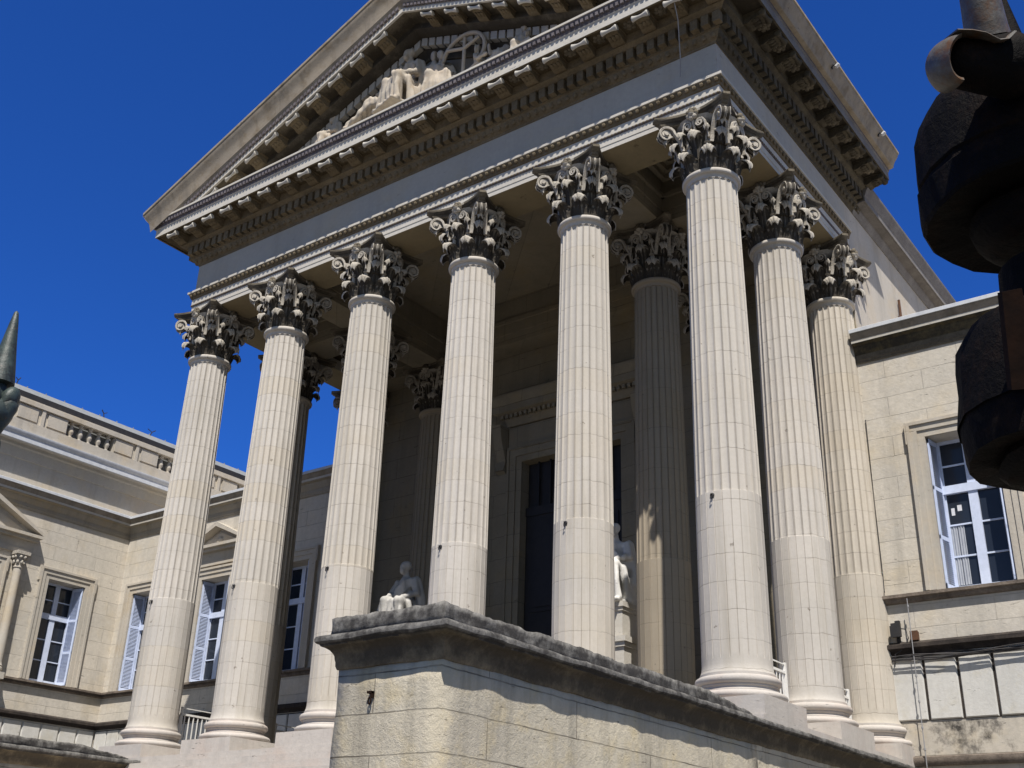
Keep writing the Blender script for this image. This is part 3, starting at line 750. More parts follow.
# ---- doorway
df = MB()
for s_ in (-1, 1):
    for w0, w1, pr in ((1.60,1.78,.05),(1.78,1.98,.09),(1.98,2.06,.13)):
        x0, x1 = sorted((XM+s_*w0, XM+s_*w1)); df.box(x0, x1, YB-pr, YB+.01, -.72, DZ + w1-1.60)
    x0, x1 = sorted((XM+s_*2.09, XM+s_*2.42)); df.box(x0, x1, YB-.06, YB+.01, -.72, 8.7)
    x0, x1 = sorted((XM+s_*2.11, XM+s_*2.40))
    df.add([(x0,YB,8.75),(x1,YB,8.75),(x0,YB-.42,8.75),(x1,YB-.42,8.75),(x0,YB-.34,8.3),(x1,YB-.34,8.3),(x0,YB-.12,7.75),(x1,YB-.12,7.75),(x0,YB-.22,7.45),(x1,YB-.22,7.45),(x0,YB,7.35),(x1,YB,7.35)],
           [(0,1,3,2),(2,3,5,4),(4,5,7,6),(6,7,9,8),(8,9,11,10),(0,2,4,6,8,10),(1,3,5,7,9,11),(0,1,11,10)])
for w0, w1, pr in ((0,.18,.052),(.18,.38,.092),(.38,.46,.132)): df.box(XM-1.60-w0+.001, XM+1.60+w0-.001, YB-pr, YB+.01, DZ+w0, DZ+w1)
df.box(XM-2.05, XM+2.05, YB-.07, YB+.01, DZ+.48, 8.72)
HOOD = [(0,8.75),(.10,8.76),(.14,8.9),(.2,8.95),(.2,9.05),(.42,9.1),(.42,9.3),(.46,9.34),(.52,9.48),(.54,9.52),(.54,9.58),(0,9.62)]
vs = [(XM-2.0-e, YB-e, z) for e, z in HOOD] + [(XM+2.0+e, YB-e, z) for e, z in HOOD]; m = len(HOOD)
df.add(vs, [tuple(range(m)), tuple(range(2*m-1, m-1, -1))] + [(j, (j+1)%m, m+(j+1)%m, m+j) for j in range(m)])
k = XM-2.2
while k < XM+2.3: df.box(k, k+.09, YB-.30, YB-.19, 8.955, 9.09); k += .16
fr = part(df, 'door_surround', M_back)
dl = MB()
for s_ in (-1, 1):
    x0, x1 = sorted((XM+s_*.015, XM+s_*1.58)); dl.box(x0, x1, YB+.22, YB+.30, -.72, 6.1)
    for z0, z1 in ((-.4,.9),(1.15,3.2),(3.45,5.8)):
        a, b = x0+.22, x1-.22; dl.box(a, b, YB+.19, YB+.23, z0, z1); dl.box(a+.12, b-.12, YB+.165, YB+.195, z0+.12, z1-.12)
dl.box(XM-1.58, XM+1.58, YB+.18, YB+.30, 6.1, 6.35)
for k in range(1, 8): dl.box(XM-1.58+.39*k-.02, XM-1.58+.39*k+.02, YB+.2, YB+.26, 6.35, DZ)
dl.box(XM-1.58, XM+1.58, YB+.30, YB+.34, 6.3, DZ)
part(dl, 'door', M_door, court, 0)
# portico floor / stylobate
st = MB(); st.box(XL-.30, XR+.30, -.86, YB, -.9, -.738); st.box(XL-.10, XR+.10, -.82, YB, GROUND, -.9)
part(st, 'stylobate', M_plinth, court, 0)
ff = MB(); ff.box(XL+.9, XR-.9, .9, YB, -.737, -.732); part(ff, 'added_dark_floor', M_ground, court, 0)  # dark paving sheet added over the stylobate to weaken bounce light

# ------------------------------------------------------------------ windows
def shutter_mesh(w, h):
    mb = MB(); t = .035
    for z0, z1 in ((0,.10),(h*.33-.04,h*.33+.04),(h*.66-.04,h*.66+.04),(h-.10,h)): mb.box(0, w, 0, t, z0, z1)
    mb.box(0, .06, .001, t-.001, 0, h); mb.box(w-.06, w, .001, t-.001, 0, h)
    z = .1
    while z < h-.1:
        c_ = Matrix.Translation((0, t/2, z)) @ Matrix.Rotation(.75, 4, 'X'); mb.box(.055, w-.055, -.022, .022, -.004, .004, c_); z += .045
    return mb.mesh('shutter', M_shut, 0)
WH, WW = 3.33, 1.4
me_sh = shutter_mesh(.42, WH-.06)
def casement_mb():
    mb = MB(); h, w = WH, WW/2; y0, y1 = .45, .52
    mb.box(-w, -w+.07, y0, y1, 0, h); mb.box(w-.07, w, y0, y1, 0, h); mb.box(-w+.07, w-.07, y0, y1, h-.07, h); mb.box(-w+.07, w-.07, y0, y1, 0, .06)
    mb.box(-w+.07, w-.07, y0-.05, y1, 2.12, 2.30)                     # transom
    mb.box(-.095, .095, y0-.02, y1-.005, .06, 2.12); mb.box(-.085, .085, y0-.01, y1-.005, 2.30, h-.07)
    for s_ in (-1, 1):
        a, b = sorted((s_*.095, s_*(w-.07)))
        mb.box(a if s_ < 0 else b-.07, a+.07 if s_ < 0 else b, y0+.005, y1-.01, .06, h-.07)
        for z in (.76, 1.44): mb.box(a, b, y0+.01, y1-.015, z-.017, z+.017)
        mb.box(a, b, y0+.01, y1-.015, 2.755-.017, 2.755+.017); mb.box(a, b, y0+.006, y1-.012, .06, .14)
    return mb
me_case = casement_mb().mesh('window', M_paint, 0)
_g = MB(); _g.box(-WW/2+.05, WW/2-.05, 0.492, .498, .03, WH-.03); me_pane = _g.mesh('pane', M_glass, 0)
def surround_mb():
    mb = MB(); w = WW/2
    for w0, w1, pr in ((.0,.15,.045),(.15,.29,.075),(.29,.36,.11)):
        for s_ in (-1, 1):
            x0, x1 = sorted((s_*(w+w0), s_*(w+w1))); mb.box(x0, x1, -pr, .01, 0, WH+w1)
        mb.box(-w-w0+.001, w+w0-.001, -pr, .01, WH+w0, WH+w1)
    mb.box(-w-.40, -w-.36, -.10, .01, WH-.12, WH+.38); mb.box(w+.36, w+.40, -.10, .01, WH-.12, WH+.38)
    return mb
me_sur = surround_mb().mesh('surround', M_smooth, 0)
def window(x, y, z, rz, cur=0):
    w = link('window', me_case, court, Vector((x, y, z)) - OFF, (0, 0, rz))
    link('pane', me_pane, w); link('surround', me_sur, w)
    link('shutter', me_sh, w, (-WW/2+.045, .02, .03), (0,0,PI/2-.16)); link('shutter', me_sh, w, (WW/2-.03, .0, .03), (0,0,PI/2+.24))
    return w
def ashlar_wall(mb, path_o, du, length, z0, z1, holes, depth, inward):
    """box wall along direction du with window holes (u0,u1,z0,z1)"""
    o = Vector(path_o); du = Vector(du); inn = Vector(inward)
    def bx(u0, u1, a, b):
        if u1-u0 < 1e-4: return
        p = [o + du*u0, o + du*u1, o + du*u1 + inn*depth, o + du*u0 + inn*depth]
        mb.add([(q.x, q.y, a) for q in p] + [(q.x, q.y, b) for q in p], [(3,2,1,0),(4,5,6,7),(0,1,5,4),(1,2,6,5),(2,3,7,6),(3,0,4,7)])
    u = 0
    for u0, u1, a, b in holes:
        bx(u, u0, z0, z1); bx(u0, u1, z0, a); bx(u0, u1, b, z1); u = u1
    bx(u, length, z0, z1)
WZ = 2.60; WT = 8.02
# ---- right wing
rw = MB(); wins_r = [2.50, 6.15, 9.8]
ashlar_wall(rw, (XR+.003, YW, 0), (1,0,0), 14, GROUND, WT+.5, [(x-.7-XR-.003, x+.7-XR-.003, WZ, WZ+WH) for x in wins_r], .56, (0,1,0))
rw.box(XR+.003, 14.5, YW+.56, 26, 8.45, 8.58); rw.box(14.1, 14.5, YW+.56, 26, GROUND, 8.45)
right_wing = part(rw, 'wing_wall', M_wall, court, 0)
# ---- left wing and the projecting pavilion
XP = -26.5
lw = MB(); wins_l = [-17.65, -21.3, -25.0]
ashlar_wall(lw, (XP, YW, 0), (1,0,0), XL-.003-XP, GROUND, WT+.5, [(x-.7-XP, x+.7-XP, WZ, WZ+WH) for x in reversed(wins_l)], .56, (0,1,0))
lw.box(XP, XL-.003, YW+.56, 26, 8.45, 8.58)
left_wing = part(lw, 'wing_wall', M_wall, court, 0)
lp = MB(); wins_p = [-6.6, -2.9+.0, .65, 3.98]
wins_p = [-6.0, .65, 3.98]
ashlar_wall(lp, (XP, -9, 0), (0,1,0), YW+9, GROUND, WT+.5, [(y-.7+9, y+.7+9, WZ, WZ+WH) for y in wins_p], .56, (-1,0,0))
lp.box(-40, XP-.56, -9, -8.6, GROUND, 8.5)
pav = part(lp, 'pavilion_wall', M_wall, court, 0)
for x in wins_r + wins_l: window(x, YW, WZ, 0)
for y in wins_p: window(XP, y, WZ, PI/2)
# curtain and a paper notice inside the nearest right window
cu = MB(); NC = 40
for zz in (.16, 1.42):
    for k in range(NC+1): cu.v.append((-.59 + .30*k/NC + .004*(zz > 1), .480 + .009*math.sin(k*.95) + .005*math.sin(k*.37), zz))
cu.f = [[k, k+1, NC+2+k, NC+1+k] for k in range(NC)]
n0 = len(cu.v); cu.v += [(x, y+.003, z) for x, y, z in cu.v[:n0]]; cu.f += [[n0+q for q in reversed(f)] for f in cu.f[:NC]]
w_r = [o for o in court.children if o.name.startswith('window')][0]
o = cu.build('curtain', M_curt, w_r)
pp = MB(); pp.box(-.50,-.43,.486,.491,1.66,1.82); pp.box(-.37,-.28,.486,.491,1.74,1.87); pp.build('paper_notice', M_paper, w_r, 0)

def ledge(name, prof, mat, parts):
    for path, sd in parts:
        mb = MB(); mb.sweep(path, prof, sd); part(mb, name, mat)
PR = [(XR+.003, YW), (14.5, YW)]
PL = [(XP, -9), (XP, YW), (XL-.003, YW)]
_t = MB(); _t.sweep(PR, [(1,0),(1,1),(0,1)], 1); S_R = 1 if min(v[1] for v in _t.v) < YW-.5 else -1
_t = MB(); _t.sweep(PL, [(1,0),(1,1),(0,1)], 1); S_L = 1 if max(v[0] for v in _t.v[:3]) > XP+.5 else -1
BOTH = [(PR, S_R), (PL, S_L)]
ledge('sill_course', [(-.02,2.40),(.05,2.41),(.09,2.45),(.10,2.49),(.15,2.51),(.15,2.575),(.02,2.60),(-.02,2.60)], M_ledge, BOTH)
ledge('string_course', [(-.02,1.36),(.05,1.37),(.08,1.42),(.15,1.46),(.17,1.47),(.17,1.55),(.10,1.59),(.02,1.62),(-.02,1.62)], M_string, BOTH)
ledge('plinth_course', [(-.02,-.80),(.10,-.80),(.13,-.76),(.15,-.70),(.14,-.64),(.10,-.62),(-.02,-.60)], M_ledge, BOTH)
ledge('wing_frieze', [(-.02,8.0),(.035,8.0),(.035,8.05),(.05,8.07),(.05,8.20),(.02,8.20),(-.02,8.20)], M_soot, BOTH[:1])
ledge('wing_frieze', [(-.02,8.0),(.035,8.0),(.035,8.05),(.05,8.07),(.05,8.20),(.02,8.20),(-.02,8.20)], M_lcorn, BOTH[1:])
ledge('wing_bed_moulding', [(-.02,8.2),(.06,8.2),(.08,8.24),(.14,8.33),(.15,8.38),(.235,8.41),(.24,8.435),(-.02,8.44)], M_stain, BOTH[:1])
ledge('wing_bed_moulding', [(-.02,8.2),(.06,8.2),(.08,8.24),(.14,8.33),(.15,8.38),(.235,8.41),(.24,8.435),(-.02,8.44)], M_lcorn, BOTH[1:])
ledge('wing_fillet', [(-.02,8.442),(.235,8.437),(.25,8.43),(.255,8.50),(-.02,8.505)], M_pale, BOTH)
ledge('wing_cornice', [(-.02,8.507),(.25,8.503),(.262,8.51),(.275,8.56),(.30,8.61),(.31,8.63),(.31,8.655),(-.02,8.66)], M_sima, BOTH)
ledge('cornice_flashing', [(-.02,8.664),(.345,8.658),(.345,8.74),(.33,8.752),(-.02,8.78)], M_lead, BOTH)
# whitewashed upright blocks below the string course
def blocks(name, n, mk):
    mb = MB()
    for i in range(n): mk(mb, i)
    part(mb, name, M_white, court, 0)
def slab(mb, x0, x1, y0, y1, z0, z1, ax):
    c_ = .035
    if ax == 0: mb.add([(x0+c_,y0,z0+c_),(x1-c_,y0,z0+c_),(x1-c_,y0,z1-c_),(x0+c_,y0,z1-c_),(x0,y1,z0),(x1,y1,z0),(x1,y1,z1),(x0,y1,z1)], [(0,1,2,3),(0,4,5,1),(1,5,6,2),(2,6,7,3),(3,7,4,0)])
    else: mb.add([(x1,y0+c_,z0+c_),(x1,y1-c_,z0+c_),(x1,y1-c_,z1-c_),(x1,y0+c_,z1-c_),(x0,y0,z0),(x0,y1,z0),(x0,y1,z1),(x0,y0,z1)], [(0,1,2,3),(0,4,5,1),(1,5,6,2),(2,6,7,3),(3,7,4,0)])
blocks('block_course', 20, lambda mb, i: slab(mb, .42+.665*i+.10, .42+.665*(i+1)+.08, YW-.05, YW+.01, .05, 1.33, 0))
blocks('block_course', 16, lambda mb, i: slab(mb, XP+.06+.665*i, XP+.04+.665*(i+1), YW-.05, YW+.01, .05, 1.33, 0))
blocks('block_course', 22, lambda mb, i: slab(mb, XP-.01, XP+.05, YW-.06-.665*(i+1)+.02, YW-.06-.665*i, .05, 1.33, 1))
pbd = MB(); pbd.box(XR+.02, 14.4, YW-.014, YW+.01, -.60, .03); part(pbd, 'plinth_band', M_band, court, 0)
pbd = MB(); pbd.box(XP+.02, XL-.02, YW-.014, YW+.01, -.60, .03); part(pbd, 'plinth_band', M_band, court, 0)

for x0_, x1_ in ((XR+.02, 14.3), (XP+.02, XL-.02)):
    jb_ = MB(); jb_.box(x0_, x1_, YW-.012, YW+.01, .052, 1.34); part(jb_, 'block_joints', M_string, court, 0)
# pedimented hood over the middle window of the left wing and over the pavilion window
def hood(parent_xform, half, z0, hgt, name):
    mb = MB(); e = .34
    mb.box(-half+.12, half-.12, -.10, .01, z0, z0+.16); mb.box(-half+.10, half-.10, -.06, .01, z0+.16, z0+.46)
    mb.box(-half+.04, half-.04, -.22, .01, z0+.46, z0+.56); mb.box(-half, half, -e, .01, z0+.56, z0+.66)
    mb.prism([(-half+.25, z0+.66), (half-.25, z0+.66), (0, z0+.66+hgt*.72)], -.08, .01)
    for s_ in (-1, 1):
        mb.prism([(s_*half, z0+.662), (s_*half, z0+.76), (0, z0+.80+hgt), (0, z0+.64+hgt)], -e, .01) 
    mb.ball((0,-.08,z0+.82), (.17,.06,.13), 10, 6)
    mb.v = [tuple(parent_xform @ Vector(v)) for v in mb.v]
    return part(mb, name, M_smooth, court, 0)
hood(Matrix.Translation((-21.3, YW, 0)), 1.38, 6.35, .62, 'window_hood')
PA = Matrix.Translation((XP, .65, 0)) @ Matrix.Rotation(PI/2, 4, 'Z')
hood(PA, 1.95, 6.50, .92, 'window_hood')
for s_ in (-1, 1):
    mb = MB(); c_ = PA @ Vector((s_*1.36, -.20, 0))
    mb.lathe([(.17,2.62),(.17,2.68),(.20,2.70),(.20,2.76),(.165,2.80),(.185,2.83),(.155,2.87),(.15,2.95),(.15,3.6),(.13,5.95),(.155,5.97),(.155,6.0),(.13,6.02),(.14,6.2),(.20,6.40)], 24, (c_.x, c_.y, 0))
    pc = part(mb, 'window_column', M_smooth)
    cp = MB()
    for q in range(8):
        a = q*PI/4; cp.ball((c_.x+.17*math.cos(a), c_.y+.17*math.sin(a), 6.14), (.05,.05,.07), 8, 6); cp.ball((c_.x+.2*math.cos(a+.4), c_.y+.2*math.sin(a+.4), 6.30), (.055,.055,.06), 8, 6)
    cp.box(c_.x-.23, c_.x+.23, c_.y-.23, c_.y+.23, 6.39, 6.50); part(cp, 'window_capital', M_cap, pc)
    pb = MB(); pb.box(c_.x-.22, c_.x+.20, c_.y-.22, c_.y+.22, 2.42, 2.63); part(pb, 'column_pedestal', M_smooth, pc, 0)

# upper storey of the pavilion with its balustrade
us = MB(); us.box(-40, XP-.05, -12, 18, 8.5, 10.0); part(us, 'upper_storey', M_smooth, court, 0)
PU = [(XP-.05, -12), (XP-.05, 18)]
ledge('upper_cornice', [(-.05,9.62),(.04,9.63),(.06,9.70),(.10,9.86),(.13,9.95),(.20,9.99),(.22,10.08),(.40,10.10),(.42,10.07),(.42,10.12),(-.05,10.12)], M_frieze, [(PU, S_L)])
ledge('upper_corona', [(-.05,10.125),(.43,10.10),(.43,10.28),(.46,10.31),(.50,10.40),(.50,10.44),(-.05,10.47)], M_lead, [(PU, S_L)])
bl = MB(); XB = XP + .30
bl.box(XB-.30, XB+.05, -12, 18, 10.45, 10.82)
bl.box(XB-.34, XB+.08, -12, 18, 11.42, 11.56); bl.box(XB-.30, XB+.03, -12, 18, 11.56, 11.62)
bal = None
for k in range(-3, 4):
    c_ = 3.6 + 3.85*k
    a, b = c_+.95, c_+2.90
    bl.box(XB-.26, XB-.02, a, b, 10.82, 11.42)
    bl.box(XB-.02, XB+.03, a+.05, a+.78, 10.90, 11.36); bl.box(XB-.02, XB+.03, b-.78, b-.05, 10.90, 11.36); bl.box(XB-.02, XB+.05, (a+b)/2-.06, (a+b)/2+.06, 10.82, 11.42)
bal = part(bl, 'balustrade', M_smooth, court, 0)
_b = MB(); _b.lathe([(.085,0),(.085,.06),(.05,.08),(.055,.12),(.10,.20),(.105,.26),(.08,.34),(.045,.46),(.05,.50),(.085,.52),(.085,.60)], 16); me_bal = _b.mesh('baluster', M_smooth, 40)
for k in range(-2, 3):
    for q in range(5): link('baluster', me_bal, bal, Vector((XB-.13, 3.6+3.85*k-.74+.37*q, 10.82)))
zr_ = MB(); zr_.add([(XB-.50,-12,11.98),(XB-.50,18,11.98),(XB-1.4,18,12.62),(XB-1.4,-12,12.62),(XB-.50,-12,10.45),(XB-.50,18,10.45),(XB-1.4,18,10.45),(XB-1.4,-12,10.45)], [(0,1,2,3),(7,6,5,4),(0,4,5,1),(1,5,6,2),(2,6,7,3),(3,7,4,0)])
for k in range(40): zr_.box(XB-1.41, XB-1.37, -11.9+.75*k, -11.87+.75*k, 12.6, 12.66)
gt = MB(); gt.box(XB-.30, XB-.20, -12, 18, 11.60, 11.93)
for k in range(12): gt.box(XB-.23, XB-.19, -11.8+2.5*k, -11.74+2.5*k, 11.66, 11.88)
part(gt, 'roof_gutter', M_dark, court, 0)
tw = MB()
for y, a in ((1.2,.3),(4.8,-.4),(6.9,.6),(8.7,-.2)): tw.tube([(XB-1.39,y,12.6),(XB-1.39,y+.1*a,12.76),(XB-1.39,y+.35*a,12.88)], .02, 5); tw.tube([(XB-1.39,y+.1*a,12.76),(XB-1.39,y-.25*a,12.84)], .015, 5)
part(tw, 'roof_twigs', M_dark, court, 0)
part(zr_, 'pavilion_roof', M_zinc, court, 0)

# ------------------------------------------------------------------ stair walls (cheeks) and steps
def rough(me, amp, sc, zmin=None):
    for v in me.vertices:
        if zmin is None or v.co.z > zmin: v.co += noise.noise_vector(v.co*sc)*amp
def grid_box(mb, x0, x1, y0, y1, z0, z1, d):
    nx, ny, nz = [max(1, int(round((b-a)/d))) for a, b in ((x0,x1),(y0,y1),(z0,z1))]
    def face(f, n1, n2):
        vs = [f(i/n1, j/n2) for j in range(n2+1) for i in range(n1+1)]
        mb.add(vs, [(j*(n1+1)+i, j*(n1+1)+i+1, (j+1)*(n1+1)+i+1, (j+1)*(n1+1)+i) for j in range(n2) for i in range(n1)])
    X = lambda t: x0+(x1-x0)*t; Y = lambda t: y0+(y1-y0)*t; Z = lambda t: z0+(z1-z0)*t
    face(lambda a, b: (X(a), y0, Z(b)), nx, nz); face(lambda a, b: (X(a), y1, Z(b)), nx, nz); face(lambda a, b: (x0, Y(a), Z(b)), ny, nz)
    face(lambda a, b: (x1, Y(a), Z(b)), ny, nz); face(lambda a, b: (X(a), Y(b), z1), nx, ny); face(lambda a, b: (X(a), Y(b), z0), nx, ny)
def weld(o, d=.002):
    bm = bmesh.new(); bm.from_mesh(o.data); bmesh.ops.remove_doubles(bm, verts=bm.verts, dist=d); bmesh.ops.recalc_face_normals(bm, faces=bm.faces); bm.to_mesh(o.data); bm.free()
def cheek(x0, x1, out, lab):
    """x0..x1 wall faces; the coping projects; on the outer side (sign out) it runs on along the stylobate to the wing"""
    t = thing('stair_wall', lab, 'wall', ((x0+x1)/2, -8.25, GROUND), 0, 'low walls flanking the portico stairs')
    wb = MB(); grid_box(wb, x0, x1, -8.25, -.90, GROUND, -1.17, .22)
    w = part(wb, 'wall', M_cheek, t, 30); weld(w)
    for v in w.data.vertices:
        n = noise.noise_vector(v.co*1.7)*.016 + noise.noise_vector(v.co*6)*.012; v.co += Vector((n.x, n.y, 0))
    ob = MB(); xa, xb = (x1-.3, x1) if out > 0 else (x0, x0+.3)
    ob.box(xa, xb, -.90, YW-.01, GROUND, -1.17); part(ob, 'stylobate_wall', M_cheek, t, 0)
    rgh = [(-.3,-1.19),(-.01,-1.19),(.015,-1.185),(.03,-1.15),(.032,-1.11),(.04,-1.08),(.045,-1.04),(.06,-1.01),(.085,-.98),(.12,-.955),(.155,-.942),(.165,-.925),(.19,-.918),(.212,-.90),(.215,-.87),(.205,-.845),(.18,-.83),(.1,-.825),(-.3,-.82)]
    path = [(x0, -.90), (x0, -8.25), (x1, -8.25), (x1, YW-.01)] if out > 0 else [(x0, YW-.01), (x0, -8.25), (x1, -8.25), (x1, -.90)]
    dense = []
    for (xa_, ya_), (xb_, yb_) in zip(path[:-1], path[1:]):
        n = max(1, int(math.hypot(xb_-xa_, yb_-ya_)/.12)); dense += [(xa_+(xb_-xa_)*q/n, ya_+(yb_-ya_)*q/n) for q in range(n)]
    path = dense + [path[-1]]
    mb = MB(); mb.sweep(path, rgh, -SG)
    if min(v[1] for v in mb.v) > -8.35: mb = MB(); mb.sweep(path, rgh, SG)
    cm = part(mb, 'coping_moulding', M_cmould, t, 40)
    for v in cm.data.vertices:
        n = noise.noise_vector(v.co*2.3)*.014 + noise.noise_vector(v.co*8)*.010; v.co += n
    cm.data.materials.append(M_slab)
    for p in cm.data.polygons:
        if p.center.z > -.935: p.material_index = 1
    sb = MB(); grid_box(sb, x0-.05, x1+.08, -8.38, -1.15, -.835, -.645, .055)
    s_ = part(sb, 'coping_slab', M_slab, t, 30); weld(s_)
    for v in s_.data.vertices:
        n = noise.noise_vector(v.co*3.1)*.026 + noise.noise_vector(v.co*11)*.020
        if v.co.z < -.81: n *= .1
        fall = max(0, min(1, (v.co.y + 2.4)/1.25)); dz = -fall*.13*max(0, min(1, (v.co.z + .84)/.19))
        v.co += Vector((n.x, n.y, min(0.012, n.z) + dz))
    return t
ckR = cheek(-.80, .66, 1, 'tall stained stair wall under black lichen coping at the right of the steps')
ckL = cheek(2*XM-.66, 2*XM+.80, -1, 'low stair wall with rough grey coping at the lower left below the far left column')
ring = MB(); ring.tube([(-.27+.018*math.cos(a*PI/8), -8.29, -1.55+.035*math.sin(a*PI/8)) for a in range(17)], .009, 6); ring.box(-.31,-.245,-8.30,-8.24,-1.475,-1.45); ring.box(-.265,-.245,-8.295,-8.24,-1.52,-1.45)
tag(part(ring, 'iron_ring', M_drust, None), 'small dark iron ring hook fixed in the near stair wall front', 'hook')
sp = MB(); x0, x1 = 2*XM+.80, -.80
for k in range(25):
    z = -.74 - .172*k; y = -.88 - .295*k; yb = -.80 if k == 0 else y + .36
    sp.box(x0+.002, x1-.002, y, yb, z-.168, z-.002 if k else z-.004)
tag(part(sp, 'stone_steps', M_plinth, None, 0), 'wide flight of pale stone steps rising to the portico columns', 'steps')

# ------------------------------------------------------------------ railings between the flank columns
def railing(x, y0, y1, lab):
    t = thing('railing', lab, 'railing', (x, y0, -.72), 0, 'white metal railings between the flank columns')
    L = y1-y0; mb = MB(); mb.box(-.022,.022,0,L,1.18,1.225); mb.box(-.02,.02,0,L,.10,.135); mb.box(-.012,.012,0,L,1.34,1.36); mb.build('rail', M_rail, t, 0)
    for yy in (.0, L-.05): pb = MB(); pb.box(-.028,.028,yy,yy+.056,0,1.38); pb.build('post', M_rail, t, 0)
    bb = MB(); n = int(L/.13)
    for i in range(1, n): bb.box(-.011,.011,L*i/n-.011,L*i/n+.011,.135,1.18)
    bb.build('bars', M_rail, t, 0)
railing(-.2, .80, B-.66, 'white metal railing behind the large corner column on the right')
railing(-.2, B+.80, 2*B-.66, 'white metal railing between the two rear columns on the right flank')
railing(XC[5]-.05, .80, B-.66, 'white metal railing behind the far left corner column')
railing(XC[5]-.05, B+.80, 2*B-.66, 'white metal railing at the back of the left flank by the wing wall')

# ------------------------------------------------------------------ seated statues on pedestals
def statue(x, y, mir, lab):
    t = thing('statue', lab, 'statue', (x, y, -.738), 0, 'seated statues flanking the door')
    p = MB(); top = 3.17
    for a, b, w in ((0,.25,.62),(.25,.32,.58),(.32,2.2,.52),(2.2,2.3,.56),(2.3,2.42,.60),(2.42,2.98,.44),(2.98,3.06,.47),(3.06,top,.50)): p.box(-w, w, -w, w, a, b)
    p.build('pedestal', M_pale, t, 0)
    link('figure', fuse(seated(mir), .024, 'figure', M_marble if mir > 0 else M_shademarb, .010, 26), t, (0,0,top), (0,0,0), (1.05,1.05,1.0))
statue(-10.72, 3.62, -1, 'shade-greyed seated statue in robes left of the door above the coping')
statue(-4.52, 3.62, 1, 'white seated statue on a tall pedestal half hidden by a front column')

# ------------------------------------------------------------------ small fittings
fl_ = thing('floodlight', 'dark floodlight box with a cable loop on the right wing wall', 'floodlight', (.75, 6.0, 1.85)); fl_.scale = (.8,.8,.8)
a = MB(); a.box(-.11,.11,-.12,.02,-.17,.17); a.box(-.13,.13,-.15,-.12,-.19,.10); a.box(-.02,.10,-.05,.05,.17,.24); a.build('housing', M_dark, fl_, 0)
a = MB(); a.box(-.03,.03,.02,.10,-.28,.02); a.box(-.05,.05,.07,.10,-.3,.0); a.build('bracket', M_dark, fl_, 0)
a = MB(); a.tube([(.08,-.03,.05),(.24,-.03,.0),(.28,-.03,-.22),(.20,-.03,-.42),(.06,-.02,-.52),(-.10,-.02,-.60),(-.15,.0,-.9)], .014, 6); a.build('cable', M_cable, fl_)
jb = MB(); jb.box(1.02,1.16,YW-.11,YW,1.63,1.80); jb.box(1.01,1.17,YW-.12,YW-.105,1.62,1.81)
tag(part(jb, 'junction_box', M_rust, None, 0), 'small brown junction box on the ledge beside the floodlight', 'box')
cb = MB()
for k in range(4):
    r = .013+.004*(k % 2); pts = []
    for i in range(60):
        x = .60 + 13*i/59; sag = .014*math.sin(i*1.3+k*2)+.022*math.sin(i*.45+k)
        pts.append((x, YW-.075-.03*k, 1.325-.03*k+sag-.02*(k == 2)))
    cb.tube(pts, r, 6)
lc = MB(); lc.tube([(.60 + 13*i/59, YW-.20, 1.30+.03*math.sin(i*.7)-.02*math.sin(i*.31)) for i in range(60)], .013, 6); absorb_later = lc
cbo = part(cb, 'cable_bundle', M_cable, None); absorb(cbo, lc, M_cable)
tag(cbo, 'bundle of dark cables sagging under the right wing ledge', 'cable')
cd = MB(); cd.tube([(1.06,YW-.20,2.46),(1.06,YW-.19,1.5),(1.06,YW-.19,.2),(1.06,YW-.19,-1.2)], .010, 8)
for z in (2.3,.9,.4,-.1,-.5): cd.lathe([(.022,-.02),(.022,.02)], 10, (1.06,YW-.19,z))
tag(part(cd, 'conduit', M_pipe, None), 'thin grey conduit running down the right wing blocks', 'pipe')
cd = MB(); cd.tube([(.565,YW-.03,6.6),(.565,YW-.03,3.0),(.565,YW-.05,2.68),(.60,YW-.14,2.66)], .012, 6)
tag(part(cd, 'wall_wire', M_cable, None), 'thin dark wire dropping down the right wing beside the rear column', 'wire')
for y, lab in ((3.02, 'small white spotlight clipped to the right gutter nearer the front'), (5.99, 'small white spotlight clipped to the right gutter nearer its back end')):
    t = thing('spotlight', lab, 'spotlight', (1.755, y, 13.90), 0, 'spotlights on the right gutter'); t.scale = (.62,.62,.62)
    a = MB(); a.lathe([(.03,-.10),(.075,-.06),(.075,.07),(.06,.09)], 14, (.08,0,.0), Matrix.Rotation(.9, 3, 'Y')); a.build('lamp', M_lamp, t)
    a = MB(); a.box(-.10,.06,-.02,.02,.06,.10); a.box(-.14,-.09,-.03,.03,-.05,.27); a.build('clamp', M_dark, t, 0)
wr = MB(); wr.tube([(.04,-1.36,13.30),(.0,-1.15,13.0),(-.2,-.72,12.4),(-.28,-.60,12.05)], .012, 6)
tag(part(wr, 'hanging_wire', M_pipe, None), 'loose pale wire hanging from the front cornice near the right corner', 'wire')
rd_ = MB(); rd_.tube([(.56,9.9,10.2),(.56,9.9,11.45)], .035, 8); rd_.box(.50,.60,9.84,9.96,10.75,10.95)
tag(part(rd_, 'rusty_rod', M_rust, None), 'rusty upright rod fixed to the white wall above the right wing roof', 'rod')

# ------------------------------------------------------------------ camera
CAMP = Vector((8.083, -17.060, -3.399)); CAMR = (2.003, -.030, .633)
import_p = dict(CX=CAMP)
cam = bpy.data.cameras.new('camera'); co_ = bpy.data.objects.new('camera', cam); C.objects.link(co_)
